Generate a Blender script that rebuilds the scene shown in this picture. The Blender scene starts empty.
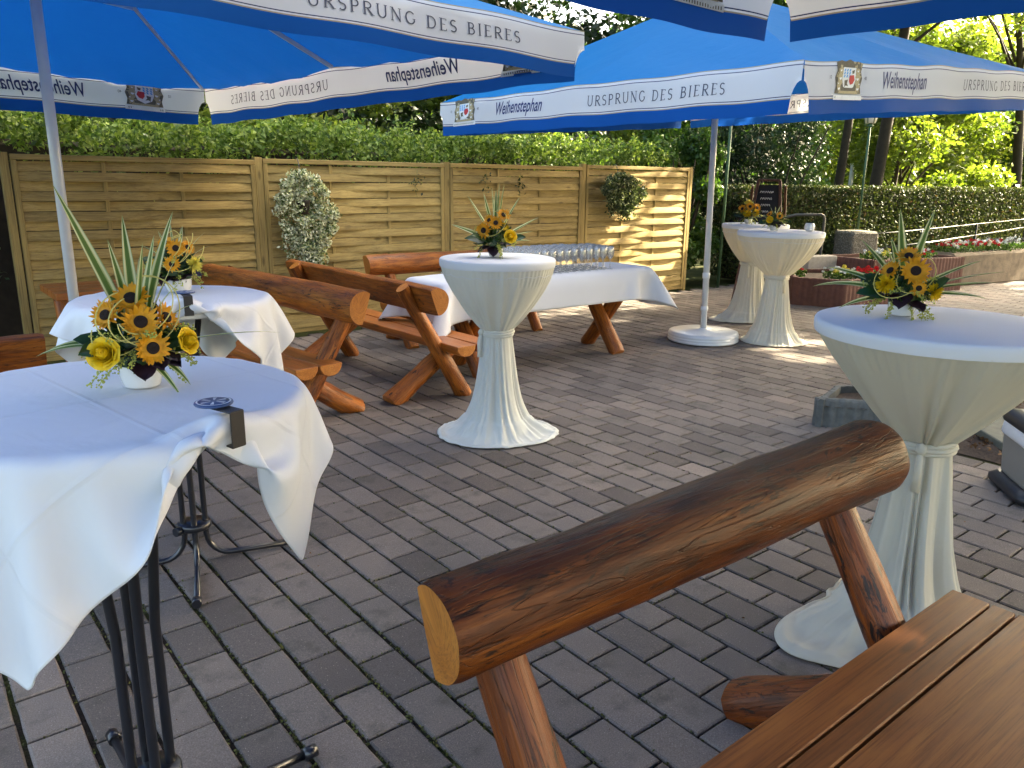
import bpy, bmesh, math, random
import numpy as np
from mathutils import Vector, Matrix
rad = math.radians
C = bpy.data.collections.new('patio'); bpy.context.scene.collection.children.link(C)
scene = bpy.context.scene
PI = math.pi

# ------------------------------------------------------------------ materials
def newmat(name):
    m = bpy.data.materials.new(name); m.use_nodes = True
    nt = m.node_tree; nt.nodes.clear()
    out = nt.nodes.new('ShaderNodeOutputMaterial')
    return m, nt, out
def N(nt, t, **kw):
    n = nt.nodes.new(t)
    for k, v in kw.items():
        if k.startswith('i_'):
            key = k[2:]
            key = int(key) if key.isdigit() else key.replace('_', ' ')
            n.inputs[key].default_value = v
        else: setattr(n, k, v)
    return n
def L(nt, a, b): nt.links.new(a, b)
def rgba(c): return (c[0], c[1], c[2], 1.0)
def ramp(nt, fac, stops, interp='LINEAR'):
    r = N(nt, 'ShaderNodeValToRGB'); r.color_ramp.interpolation = interp
    els = r.color_ramp.elements
    while len(els) < len(stops): els.new(0.5)
    for e, (p, c) in zip(els, stops): e.position = p; e.color = rgba(c)
    L(nt, fac, r.inputs[0]); return r.outputs[0]
def attr(nt, name): return N(nt, 'ShaderNodeAttribute', attribute_name=name)
def mapped(nt, vec, scale):
    m = N(nt, 'ShaderNodeMapping'); m.inputs['Scale'].default_value = scale
    L(nt, vec, m.inputs['Vector']); return m.outputs[0]
def noise(nt, vec, scale, detail=4, rough=.55, dist=0):
    n = N(nt, 'ShaderNodeTexNoise'); n.inputs['Scale'].default_value = scale
    n.inputs['Detail'].default_value = detail; n.inputs['Roughness'].default_value = rough
    n.inputs['Distortion'].default_value = dist
    if vec is not None: L(nt, vec, n.inputs['Vector'])
    return n.outputs['Fac']
def mixc(nt, fac, a, b, mode='MIX'):
    m = N(nt, 'ShaderNodeMix', data_type='RGBA', blend_type=mode)
    if isinstance(fac, (int, float)): m.inputs[0].default_value = fac
    else: L(nt, fac, m.inputs[0])
    for i, v in ((6, a), (7, b)):
        if isinstance(v, (tuple, list)): m.inputs[i].default_value = rgba(v)
        else: L(nt, v, m.inputs[i])
    return m.outputs[2]
def mathn(nt, op, a, b=0.0, clamp=False):
    m = N(nt, 'ShaderNodeMath', operation=op, use_clamp=clamp)
    for i, v in ((0, a), (1, b)):
        if isinstance(v, (int, float)): m.inputs[i].default_value = v
        else: L(nt, v, m.inputs[i])
    return m.outputs[0]
def bump(nt, h, strength, dist=0.01):
    b = N(nt, 'ShaderNodeBump'); b.inputs['Strength'].default_value = strength
    b.inputs['Distance'].default_value = dist; L(nt, h, b.inputs['Height']); return b.outputs[0]
def principled(nt, out, col, rough=.6, normal=None, metal=0, coat=0, spec=.5, coatr=.15):
    p = N(nt, 'ShaderNodeBsdfPrincipled')
    if isinstance(col, (tuple, list)): p.inputs['Base Color'].default_value = rgba(col)
    else: L(nt, col, p.inputs['Base Color'])
    if isinstance(rough, (int, float)): p.inputs['Roughness'].default_value = rough
    else: L(nt, rough, p.inputs['Roughness'])
    p.inputs['Metallic'].default_value = metal
    p.inputs['Coat Weight'].default_value = coat; p.inputs['Coat Roughness'].default_value = coatr
    p.inputs['Specular IOR Level'].default_value = spec
    if normal is not None: L(nt, normal, p.inputs['Normal'])
    if out is not None: L(nt, p.outputs[0], out.inputs[0])
    return p
def cloth_mix(nt, out, surf, col, w):
    t = N(nt, 'ShaderNodeBsdfTranslucent')
    if isinstance(col, (tuple, list)): t.inputs[0].default_value = rgba(col)
    else: L(nt, col, t.inputs[0])
    m = N(nt, 'ShaderNodeMixShader'); m.inputs[0].default_value = w
    L(nt, surf.outputs[0], m.inputs[1]); L(nt, t.outputs[0], m.inputs[2]); L(nt, m.outputs[0], out.inputs[0])

M = {}
def simple(key, col, rough=.6, metal=0, coat=0, var=.12, scale=25, bmp=0, spec=.5):
    m, nt, out = newmat(key)
    g = N(nt, 'ShaderNodeTexCoord').outputs['Object']
    n = noise(nt, g, scale, 5)
    c = mixc(nt, n, tuple(x*(1-var*1.6) for x in col), tuple(min(1, x*(1+var*1.6)) for x in col))
    nb = bump(nt, noise(nt, g, scale*4, 4), bmp, .003) if bmp else None
    principled(nt, out, c, rough, nb, metal, coat, spec)
    M[key] = m; return m
def fabric(key, col, trans=.3, rough=.85, bumps=.15, scale=60, tcol=None, wr=0):
    m, nt, out = newmat(key)
    g = N(nt, 'ShaderNodeTexCoord').outputs['Object']
    h = noise(nt, g, scale, 3)
    if wr:
        h = mathn(nt, 'ADD', mathn(nt, 'MULTIPLY', noise(nt, g, 5, 4, .5, .6), wr), mathn(nt, 'MULTIPLY', h, .3))
    n = noise(nt, g, 3, 4)
    c = mixc(nt, n, tuple(x*.94 for x in col), col)
    p = principled(nt, out, c, rough, bump(nt, h, bumps, .01 if wr else .002), spec=.08 if 'blue' in key else .25)
    cloth_mix(nt, out, p, tcol or col, trans)
    M[key] = m; return m
def wood(key, stops, rough=.35, coat=.5, gs=(2.2, 26, 26), knots=True, patch=None, bm=.35, fine=0, spec=.5):
    m, nt, out = newmat(key)
    lc = attr(nt, 'lc').outputs['Vector']
    g1 = noise(nt, mapped(nt, lc, gs), 1.0, 6, .6, .8)
    g2 = noise(nt, mapped(nt, lc, (1.3, 5, 5)), 1.6, 4, .6, 1.2)
    f = mathn(nt, 'ADD', mathn(nt, 'MULTIPLY', g1, .55), mathn(nt, 'MULTIPLY', g2, .45))
    c = ramp(nt, f, stops)
    if patch:
        pn = noise(nt, mapped(nt, lc, (4.5, 15, 15)), 1.0, 5, .7, 1.5)
        pf = ramp(nt, pn, [(patch[0], (0, 0, 0)), (patch[0]+.05, (1, 1, 1))])
        c = mixc(nt, pf, c, patch[1])
    if knots:
        v = N(nt, 'ShaderNodeTexVoronoi'); v.inputs['Scale'].default_value = 1.0
        L(nt, mapped(nt, lc, (2.6, 9, 9)), v.inputs['Vector'])
        kf = ramp(nt, v.outputs['Distance'], [(0.0, (1, 1, 1)), (0.09, (.7, .7, .7)), (.16, (0, 0, 0))])
        c = mixc(nt, mathn(nt, 'MULTIPLY', kf, .75), c, tuple(x*.35 for x in stops[0][1]))
    g3 = noise(nt, mapped(nt, lc, (gs[0]*3, gs[1]*4.5, gs[2]*4.5)), 1.0, 5, .7)
    c = mixc(nt, 1.0, c, ramp(nt, g3, [(.32, (.55, .5, .45)), (.5, (1, 1, 1)), (.7, (1.18, 1.15, 1.1))]), 'MULTIPLY')
    if fine:   # drying cracks
        cn = noise(nt, mapped(nt, lc, (1.8, 34, 34)), 1.0, 3, .5, 1.0)
        ck = ramp(nt, mathn(nt, 'ABSOLUTE', mathn(nt, 'SUBTRACT', cn, .5)), [(.0, (1, 1, 1)), (.008, (.8, .8, .8)), (.02, (0, 0, 0))])
        c = mixc(nt, mathn(nt, 'MULTIPLY', ck, .55), c, (.02, .007, .003))
    r = attr(nt, 'rnd').outputs['Fac']
    c = mixc(nt, 1.0, c, ramp(nt, r, [(0, (.8, .8, .8)), (1, (1.12, 1.1, 1.08))]), 'MULTIPLY')
    h = mathn(nt, 'ADD', mathn(nt, 'MULTIPLY', g1, .6), mathn(nt, 'MULTIPLY', g3, .6))
    if fine: h = mathn(nt, 'SUBTRACT', h, mathn(nt, 'MULTIPLY', ck, .5))
    rr = mathn(nt, 'ADD', mathn(nt, 'MULTIPLY', g2, .3), rough-.1)
    principled(nt, out, c, rr, bump(nt, h, bm, .006), coat=coat, coatr=.2, spec=spec)
    M[key] = m; return m
def leafmat(key, stops, trans=.35, rough=.5, tmul=1.4, spec=.4):
    m, nt, out = newmat(key)
    c = ramp(nt, attr(nt, 'rnd').outputs['Fac'], stops)
    p = principled(nt, out, c, rough, spec=spec)
    t = mixc(nt, 1.0, c, (tmul, tmul*1.05, tmul*.5), 'MULTIPLY')
    cloth_mix(nt, out, p, t, trans)
    M[key] = m; return m

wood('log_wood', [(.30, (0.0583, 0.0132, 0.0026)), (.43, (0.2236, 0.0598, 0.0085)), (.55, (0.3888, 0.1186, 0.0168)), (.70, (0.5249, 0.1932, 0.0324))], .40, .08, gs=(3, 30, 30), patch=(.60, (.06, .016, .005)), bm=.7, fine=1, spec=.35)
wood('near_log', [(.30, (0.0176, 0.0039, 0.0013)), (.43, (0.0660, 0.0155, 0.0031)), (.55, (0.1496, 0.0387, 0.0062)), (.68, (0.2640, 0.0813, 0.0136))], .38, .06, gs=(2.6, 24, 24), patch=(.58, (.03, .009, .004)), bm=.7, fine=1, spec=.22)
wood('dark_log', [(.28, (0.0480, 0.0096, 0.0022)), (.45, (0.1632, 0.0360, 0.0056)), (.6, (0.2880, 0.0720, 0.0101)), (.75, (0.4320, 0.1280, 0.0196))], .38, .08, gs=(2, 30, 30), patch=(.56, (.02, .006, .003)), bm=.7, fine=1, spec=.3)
wood('cut_wood', [(.25, (0.3272, 0.0982, 0.0136)), (.5, (0.4862, 0.1696, 0.0238)), (.75, (0.5797, 0.2410, 0.0408))], .4, .3, gs=(6, 30, 30), knots=False, bm=.15)
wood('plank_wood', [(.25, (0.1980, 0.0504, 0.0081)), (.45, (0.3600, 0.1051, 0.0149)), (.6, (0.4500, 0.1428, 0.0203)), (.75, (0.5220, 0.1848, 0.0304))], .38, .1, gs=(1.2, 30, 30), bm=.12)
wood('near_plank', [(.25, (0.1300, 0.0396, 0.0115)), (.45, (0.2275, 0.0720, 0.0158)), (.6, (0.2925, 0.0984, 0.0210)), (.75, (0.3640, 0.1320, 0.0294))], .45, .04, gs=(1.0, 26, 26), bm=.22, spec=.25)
wood('fence_wood', [(.28, (0.1840, 0.1227, 0.0360)), (.43, (0.3036, 0.2124, 0.0680)), (.57, (0.4048, 0.2926, 0.1000)), (.72, (0.4968, 0.3776, 0.1440))], .75, 0, gs=(1.4, 60, 60), bm=.3)
fabric('table_cloth', (.77, .79, .85), .18, .8, .12, 40)
m, nt, out = newmat('paper_cloth')
g = N(nt, 'ShaderNodeTexCoord').outputs['Object']; sx = N(nt, 'ShaderNodeSeparateXYZ'); L(nt, attr(nt, 'lc').outputs['Vector'], sx.inputs[0])
def crease(o):
    f = mathn(nt, 'ABSOLUTE', mathn(nt, 'SUBTRACT', mathn(nt, 'FRACT', mathn(nt, 'MULTIPLY', o, 3.0)), .5))
    return mathn(nt, 'SUBTRACT', 1.0, mathn(nt, 'MULTIPLY', f, 45.0), True)
cr = mathn(nt, 'MAXIMUM', crease(sx.outputs[0]), crease(sx.outputs[1]))
h = mathn(nt, 'ADD', mathn(nt, 'MULTIPLY', cr, .35), mathn(nt, 'MULTIPLY', noise(nt, g, 6, 4, .5, .8), 1.3))
p = principled(nt, out, mixc(nt, mathn(nt, 'MULTIPLY', cr, .12), (.79, .815, .87), (.58, .6, .64)), .5, bump(nt, h, .35, .01), spec=.3); cloth_mix(nt, out, p, (.83, .83, .84), .10); M['paper_cloth'] = m
fabric('cream_skirt', (.80, .77, .66), .34, .85, .35, 60, tcol=(.85, .76, .5), wr=1.0)
fabric('white_skirt', (.80, .82, .78), .25, .85, .35, 60, tcol=(.82, .8, .66), wr=1.0)
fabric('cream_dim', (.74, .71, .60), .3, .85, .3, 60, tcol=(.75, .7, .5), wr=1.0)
fabric('top_cover', (.79, .82, .87), .1, .8, .08, 60)
fabric('blue_canvas', (.0005, .165, .44), .26, .65, .5, 30, tcol=(.001, .10, .50), wr=1.6)
fabric('white_band', (.74, .76, .81), .35, .7, .08, 30)
fabric('navy_band', (.01, .02, .12), .15, .7, .05, 30)
fabric('gold_band', (.38, .34, .24), .2, .7, .05, 30)
fabric('blue_band', (.002, .085, .36), .2, .7, .08, 30, tcol=(.01, .1, .5))
simple('letter_navy', (.015, .03, .14), .7)
simple('letter_grey', (.06, .07, .12), .7)
simple('crest_dark', (.12, .105, .08), .8, var=.3, scale=120)
simple('crest_gold', (.40, .33, .20), .7, var=.4, scale=150)
simple('crest_white', (.75, .76, .78), .7)
simple('crest_blue', (.12, .36, .70), .7)
simple('crest_red', (.50, .03, .04), .7)
simple('pole_white', (.62, .64, .66), .35, coat=.3, var=.03)
simple('frame_grey', (.5, .53, .58), .4, var=.05)
simple('black_steel', (.012, .013, .018), .3, coat=.4, var=.1)
simple('clip_metal', (.045, .04, .04), .45, metal=.3)
simple('clip_blue', (.03, .07, .2), .3)
simple('ceramic', (.82, .82, .80), .25, coat=.4, var=.02)
simple('sunflower_petal', (.86, .34, .01), .6, var=.25, scale=40)
simple('yellow_petal', (.82, .52, .01), .6, var=.15, scale=40)
simple('lemon_petal', (.85, .70, .12), .6, var=.15, scale=40)
simple('flower_heart', (.02, .009, .006), .9, var=.4, scale=300, bmp=1)
simple('purple_leaf', (.028, .012, .02), .4, var=.3)
simple('deep_leaf', (.025, .07, .015), .4, var=.3, scale=15)
simple('sprig_green', (.42, .45, .08), .6, var=.3)
simple('straw', (.62, .55, .16), .6)
simple('stem_green', (.06, .12, .03), .6)
simple('red_petal', (.60, .012, .015), .6, var=.3)
simple('white_petal', (.85, .85, .80), .6, var=.05)
simple('bark', (.075, .055, .035), .9, var=.5, scale=12, bmp=1)
simple('dark_bark', (.03, .022, .015), .9, var=.4, scale=12, bmp=1)
simple('green_paint', (.04, .10, .05), .5)
simple('rail_steel', (.07, .07, .065), .5, metal=.2)
simple('easel_wood', (.085, .03, .015), .5, var=.3)
simple('chalk_board', (.012, .012, .013), .8)
simple('chalk', (.7, .7, .68), .9)
simple('palisade', (.105, .043, .03), .9, var=.3, scale=14, bmp=.6)
simple('grey_concrete', (.10, .105, .10), .9, var=.35, scale=22, bmp=.8)
simple('coping', (.33, .30, .26), .9, var=.2, scale=22, bmp=.5)
simple('bin_grey', (.27, .26, .24), .5, var=.04)
simple('bin_black', (.02, .02, .024), .45)
simple('bin_bag', (.78, .79, .82), .35, var=.05)
simple('milk_glass', (.75, .72, .62), .3)
simple('mulch', (.07, .045, .03), .95, var=.6, scale=60, bmp=1)
simple('slab', (.13, .13, .10), .9, var=.3, scale=14, bmp=.6)
simple('stone_wall', (.12, .09, .06), .9, var=.55, scale=9, bmp=1)
simple('leaf_litter', (.16, .08, .03), .8, var=.5)
leafmat('hedge_leaf', [(0, (.045, .09, .018)), (.5, (.13, .21, .04)), (1, (.34, .42, .12))], .35)
leafmat('dark_leaf', [(0, (.008, .02, .008)), (.7, (.02, .045, .014)), (1, (.05, .085, .025))], .15, .45)
leafmat('mid_leaf', [(0, (.02, .05, .01)), (.6, (.055, .12, .02)), (1, (.13, .2, .035))], .3)
leafmat('bright_leaf', [(0, (.05, .085, .015)), (.6, (.13, .18, .03)), (1, (.28, .31, .07))], .45, tmul=1.6)
leafmat('box_leaf', [(0, (.02, .035, .01)), (.6, (.055, .075, .022)), (.9, (.11, .13, .04)), (1, (.14, .08, .035))], .15, .55, spec=.25)
leafmat('variegated_leaf', [(0, (.05, .09, .03)), (.3, (.14, .20, .07)), (.4, (.55, .58, .40)), (1, (.85, .85, .70))], .2)
leafmat('ivy_leaf', [(0, (.02, .04, .015)), (.55, (.05, .08, .03)), (.75, (.25, .3, .14)), (1, (.45, .48, .28))], .2)
leafmat('moss_leaf', [(0, (.03, .03, .012)), (.5, (.07, .075, .02)), (1, (.11, .12, .03))], .1, .9)
# two-tone blade: green heart with cream margins
m, nt, out = newmat('blade_leaf')
lc = attr(nt, 'lc').outputs['Vector']; sx = N(nt, 'ShaderNodeSeparateXYZ'); L(nt, lc, sx.inputs[0])
ay = mathn(nt, 'ABSOLUTE', sx.outputs[1])
st = mathn(nt, 'ADD', ay, mathn(nt, 'MULTIPLY', mathn(nt, 'SUBTRACT', noise(nt, mapped(nt, lc, (1, 9, 9)), 3, 2), .5), .5))
c = ramp(nt, st, [(.0, (.07, .14, .02)), (.42, (.11, .20, .03)), (.52, (.66, .66, .30)), (.8, (.70, .70, .45)), (.95, (.25, .36, .12))])
p = principled(nt, out, c, .45); cloth_mix(nt, out, p, c, .3); M['blade_leaf'] = m
# paving stone
m, nt, out = newmat('paver')
g = N(nt, 'ShaderNodeTexCoord').outputs['Object']
r = attr(nt, 'rnd').outputs['Fac']
base = ramp(nt, r, [(0, (.118, .100, .092)), (.35, (.168, .145, .134)), (.7, (.195, .168, .153)), (1, (.225, .190, .170))])
big = noise(nt, g, .7, 4, .6)
c = mixc(nt, 1.0, base, ramp(nt, big, [(.3, (.68, .69, .70)), (.7, (1.2, 1.15, 1.1))]), 'MULTIPLY')
grain = noise(nt, g, 260, 3, .7)
c = mixc(nt, 1.0, c, ramp(nt, grain, [(.3, (.62, .62, .62)), (.55, (1, 1, 1)), (.72, (1.55, 1.5, 1.42))]), 'MULTIPLY')
v = N(nt, 'ShaderNodeTexVoronoi'); v.inputs['Scale'].default_value = 62; L(nt, g, v.inputs['Vector'])
c = mixc(nt, ramp(nt, v.outputs['Distance'], [(.05, (1, 1, 1)), (.12, (0, 0, 0))]), c, (.36, .32, .28))
stn = noise(nt, g, 5.5, 6, .7)
c = mixc(nt, ramp(nt, stn, [(.53, (0, 0, 0)), (.68, (.6, .6, .6))]), c, (.060, .060, .046))
principled(nt, out, c, .82, bump(nt, mathn(nt, 'ADD', grain, mathn(nt, 'MULTIPLY', noise(nt, g, 40, 4), .6)), .55, .002), spec=.3); M['paver'] = m
m, nt, out = newmat('joint_soil')
g = N(nt, 'ShaderNodeTexCoord').outputs['Object']
n1 = noise(nt, g, 3.0, 4, .6); n2 = noise(nt, g, 120, 4, .7)
c = mixc(nt, ramp(nt, n1, [(.5, (0, 0, 0)), (.62, (1, 1, 1))]), ramp(nt, n2, [(.3, (.012, .010, .008)), (.7, (.055, .04, .03))]), ramp(nt, n2, [(.3, (.02, .02, .008)), (.7, (.075, .08, .022))]))
principled(nt, out, c, .95, bump(nt, n2, 1, .004), spec=.1); M['joint_soil'] = m
m, nt, out = newmat('ground_soil')
g = N(nt, 'ShaderNodeTexCoord').outputs['Object']
c = ramp(nt, noise(nt, g, 1.5, 6, .7), [(.3, (.03, .04, .015)), (.55, (.06, .07, .025)), (.7, (.10, .08, .05))])
principled(nt, out, c, .95, spec=.1); M['ground_soil'] = m
# pillar of exposed aggregate
m, nt, out = newmat('aggregate')
g = N(nt, 'ShaderNodeTexCoord').outputs['Object']
v = N(nt, 'ShaderNodeTexVoronoi'); v.inputs['Scale'].default_value = 45; L(nt, g, v.inputs['Vector'])
c = mixc(nt, ramp(nt, v.outputs['Distance'], [(.2, (0, 0, 0)), (.6, (1, 1, 1))]), ramp(nt, v.outputs['Color'], [(0, (.30, .25, .17)), (.5, (.2, .18, .15)), (1, (.42, .38, .30))]), (.11, .095, .07))
principled(nt, out, c, .9, bump(nt, v.outputs['Distance'], -.8, .01)); M['aggregate'] = m
# drinking glass
m, nt, out = newmat('clear_glass')
tr = N(nt, 'ShaderNodeBsdfTransparent'); tr.inputs[0].default_value = (.97, .98, .98, 1)
gl = N(nt, 'ShaderNodeBsdfGlossy'); gl.inputs['Roughness'].default_value = .04; gl.inputs[0].default_value = (1, 1, 1, 1)
lw = N(nt, 'ShaderNodeLayerWeight'); lw.inputs[0].default_value = .35
mx = N(nt, 'ShaderNodeMixShader'); L(nt, mathn(nt, 'ADD', mathn(nt, 'MULTIPLY', lw.outputs['Fresnel'], .9), .10, True), mx.inputs[0])
df = N(nt, 'ShaderNodeBsdfDiffuse'); m2 = N(nt, 'ShaderNodeMixShader'); m2.inputs[0].default_value = .16  # white diffuse share paints in the bright sparkle of reflections
L(nt, tr.outputs[0], mx.inputs[1]); L(nt, gl.outputs[0], mx.inputs[2]); L(nt, mx.outputs[0], m2.inputs[1]); L(nt, df.outputs[0], m2.inputs[2]); L(nt, m2.outputs[0], out.inputs[0]); M['clear_glass'] = m

# ------------------------------------------------------------------ mesh collecting
class MB:
    def __init__(s): s.V = []; s.F = []; s.M = []; s.L = []; s.R = []; s.S = []
    def v(s, p, lc=(0, 0, 0), r=.5):
        s.V.append(tuple(p)); s.L.append(tuple(lc)); s.R.append(r); return len(s.V)-1
    def f(s, idx, m=0, smooth=True): s.F.append(tuple(idx)); s.M.append(m); s.S.append(smooth)
    def build(s, name, mats, parent=None, loc=None, merge=False):
        me = bpy.data.meshes.new(name); me.from_pydata(s.V, [], s.F)
        if not isinstance(mats, (list, tuple)): mats = [mats]
        for k in mats: me.materials.append(M[k] if isinstance(k, str) else k)
        me.polygons.foreach_set('material_index', s.M); me.polygons.foreach_set('use_smooth', s.S)
        a = me.attributes.new('lc', 'FLOAT_VECTOR', 'POINT'); a.data.foreach_set('vector', [x for t in s.L for x in t])
        a = me.attributes.new('rnd', 'FLOAT', 'POINT'); a.data.foreach_set('value', s.R)
        me.update()
        o = bpy.data.objects.new(name, me); C.objects.link(o)
        if parent is not None: o.parent = parent
        if loc is not None: o.location = loc
        return o
def frame(p0, p1, up=(0, 0, 1)):
    a = (Vector(p1)-Vector(p0)); ln = a.length; a.normalize(); up = Vector(up)
    if abs(a.dot(up)) > .98: up = Vector((1, 0, 0))
    b = up.cross(a).normalized(); c = a.cross(b).normalized()   # c ~ up side, b sideways
    return a, b, c, ln
RS = random.Random(7)
def log(mb, p0, p1, r0, r1, up=(0, 0, 1), flat=None, n=26, m=22, wob=.06, mat=0, cap=1, seed=0, bend=0, bulge0=0):
    """trunk section; flat = fraction of radius at which the side facing -up is sawn off"""
    a, b, c, ln = frame(p0, p1, up); p0 = Vector(p0); rs = random.Random(seed); ph = [rs.uniform(0, 6.28) for _ in range(12)]
    r_ = rs.random(); off = (rs.uniform(0, 50), rs.uniform(0, 9), rs.uniform(0, 9)); rings = []
    for i in range(m+1):
        t = i/m; r = r0+(r1-r0)*t; ring = []
        if bulge0: r += bulge0*math.exp(-t*6)
        edge = min(t, 1-t)*ln
        if edge < .012: r *= (.95 if edge < .004 else .985)
        for j in range(n):
            th = 2*PI*j/n
            rr = r*(1+wob*(.5*math.sin(th*2+ph[0]+t*3.1)+.35*math.sin(th*3+ph[1]-t*6.3)+.4*math.sin(ph[2]+t*ln*7)+.22*math.sin(th*5+ph[3]+t*ln*14)+.15*math.sin(th*9+ph[4]-t*ln*23)))
            x = rr*math.cos(th); y = rr*math.sin(th)
            if flat is not None and y < -flat*r: y = -flat*r+(y+flat*r)*.04
            q = p0+a*(t*ln)+b*x+c*(y+bend*math.sin(PI*t))
            ring.append(mb.v(q, (off[0]+t*ln, off[1]+x, off[2]+y), r_))
        rings.append(ring)
    for i in range(m):
        for j in range(n):
            k = (j+1) % n; mb.f((rings[i][j], rings[i][k], rings[i+1][k], rings[i+1][j]), mat, True)
    for ring, s in ((rings[0], 1), (rings[-1], -1)):
        idx = [mb.v(mb.V[q], mb.L[q], r_) for q in ring]
        ctr = Vector((0, 0, 0))
        for q in ring: ctr += Vector(mb.V[q])
        ctr /= n; ci = mb.v(ctr, mb.L[ring[0]], r_)
        for j in range(n):
            k = (j+1) % n; mb.f((idx[k], idx[j], ci) if s > 0 else (idx[j], idx[k], ci), cap, False)
def tube(mb, pts, r, n=10, mat=0, closed=False, caps=True, rnd=.5):
    pts = [Vector(p) for p in pts]; m = len(pts); rr = r if isinstance(r, (list, tuple)) else [r]*m
    rings = []; prev = None; s = 0
    for i, p in enumerate(pts):
        if closed: t = pts[(i+1) % m]-pts[i-1]
        else: t = pts[min(i+1, m-1)]-pts[max(i-1, 0)]
        t.normalize()
        if prev is None:
            u = Vector((0, 0, 1)) if abs(t.z) < .9 else Vector((1, 0, 0))
            b = u.cross(t).normalized()
        else: b = (prev-t*prev.dot(t)).normalized()
        prev = b; c = t.cross(b)
        if i: s += (p-pts[i-1]).length
        rings.append([mb.v(p+b*rr[i]*math.cos(2*PI*j/n)+c*rr[i]*math.sin(2*PI*j/n), (s, rr[i]*math.cos(2*PI*j/n), rr[i]*math.sin(2*PI*j/n)), rnd) for j in range(n)])
    for i in range(m if closed else m-1):
        A = rings[i]; B = rings[(i+1) % m]
        for j in range(n): k = (j+1) % n; mb.f((A[j], A[k], B[k], B[j]), mat, True)
    if caps and not closed:
        mb.f(tuple(reversed(rings[0])), mat, False); mb.f(tuple(rings[-1]), mat, False)
def extr(mb, p0, p1, sec, up=(0, 0, 1), ch=.003, mat=0, cap=None, wav=0, seed=0, m=1):
    """prism with section sec [(side, up)] and chamfered ends"""
    a, b, c, ln = frame(p0, p1, up); p0 = Vector(p0); rs = random.Random(seed); cap = mat if cap is None else cap
    off = (rs.uniform(0, 50), rs.uniform(0, 9), rs.uniform(0, 9)); r_ = rs.random()
    cx = sum(q[0] for q in sec)/len(sec); cy = sum(q[1] for q in sec)/len(sec)
    st = [(0, ch)]+[(ch+(ln-2*ch)*i/m, 0) for i in range(m+1)]+[(ln, ch)]; rings = []
    ph = rs.uniform(0, 6)
    for s, k in st:
        ring = []
        for (x, y) in sec:
            d = math.hypot(x-cx, y-cy)+1e-9; f = 1-k/d
            w = wav*math.sin(s*5+ph)
            ring.append(mb.v(p0+a*s+b*(cx+(x-cx)*f)+c*(cy+(y-cy)*f+w), (off[0]+s, off[1]+x, off[2]+y), r_))
        rings.append(ring)
    n = len(sec)
    for i in range(len(rings)-1):
        for j in range(n): k = (j+1) % n; mb.f((rings[i][j], rings[i][k], rings[i+1][k], rings[i+1][j]), mat, False)
    mb.f(tuple(reversed(rings[0])), cap, False); mb.f(tuple(rings[-1]), cap, False)
def rect(w, h, ch=.003, y0=None):
    x = w/2; y1 = h/2 if y0 is None else y0+h; y0 = -h/2 if y0 is None else y0
    return [(-x+ch, y0), (x-ch, y0), (x, y0+ch), (x, y1-ch), (x-ch, y1), (-x+ch, y1), (-x, y1-ch), (-x, y0+ch)]
def lathe(mb, prof, ctr=(0, 0, 0), n=32, mat=0, rf=None, rnd=.5):
    rings = []
    for (r, z) in prof:
        rings.append([mb.v((ctr[0]+(rf(r, z, 2*PI*j/n) if rf else r)*math.cos(2*PI*j/n), ctr[1]+(rf(r, z, 2*PI*j/n) if rf else r)*math.sin(2*PI*j/n), ctr[2]+z), (z, 2*PI*j/n*.1, r), rnd) for j in range(n)])
    for i in range(len(prof)-1):
        for j in range(n): k = (j+1) % n; mb.f((rings[i][j], rings[i][k], rings[i+1][k], rings[i+1][j]), mat, True)
    return rings
def empty(name, label, cat, loc=(0, 0, 0), rz=0, group=None):
    o = bpy.data.objects.new(name, None); C.objects.link(o); o.location = loc; o.rotation_euler = (0, 0, rz)
    o.empty_display_size = .1; o['label'] = label; o['category'] = cat
    if group: o['group'] = group
    return o
def tag(o, label, cat, group=None):
    o['label'] = label; o['category'] = cat
    if group: o['group'] = group
    return o
def kind(o, k='structure'): o['kind'] = k; return o
def leaf_cloud(name, P, size, mat, parent=None, seed=0, flatten=0, aspect=.55, rnd=None, dirs=None):
    """one folded four-point leaf for every row of P"""
    rs = np.random.RandomState(seed); n = len(P)
    d = rs.randn(n, 3); d[:, 2] *= (1-flatten)
    if dirs is not None: d = d*.5+dirs
    d /= np.linalg.norm(d, axis=1)[:, None]+1e-9
    e = np.cross(d, rs.randn(n, 3)); e /= np.linalg.norm(e, axis=1)[:, None]+1e-9
    nn = np.cross(d, e)
    s = (size*(.6+.8*rs.rand(n)))[:, None]
    V = np.empty((n, 4, 3), np.float32)
    V[:, 0] = P-d*s*.5; V[:, 2] = P+d*s*.5; mid = P-d*s*.06
    V[:, 1] = mid+e*s*aspect*.5+nn*s*.08; V[:, 3] = mid-e*s*aspect*.5+nn*s*.08
    me = bpy.data.meshes.new(name)
    me.vertices.add(n*4); me.vertices.foreach_set('co', V.reshape(-1))
    idx = (np.arange(n)*4)[:, None]+np.array([0, 1, 2, 0, 2, 3])[None]
    me.loops.add(n*6); me.loops.foreach_set('vertex_index', idx.reshape(-1).astype(np.int32))
    me.polygons.add(n*2); me.polygons.foreach_set('loop_start', (np.arange(n*2)*3).astype(np.int32))
    try: me.polygons.foreach_set('loop_total', np.full(n*2, 3, np.int32))
    except Exception: pass
    r = rs.rand(n) if rnd is None else np.clip(rnd, 0, 1)
    a = me.attributes.new('rnd', 'FLOAT', 'POINT'); a.data.foreach_set('value', np.repeat(r, 4).astype(np.float32))
    me.update(calc_edges=True); me.materials.append(M[mat])
    o = bpy.data.objects.new(name, me); C.objects.link(o)
    if parent is not None: o.parent = parent
    return o
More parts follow.
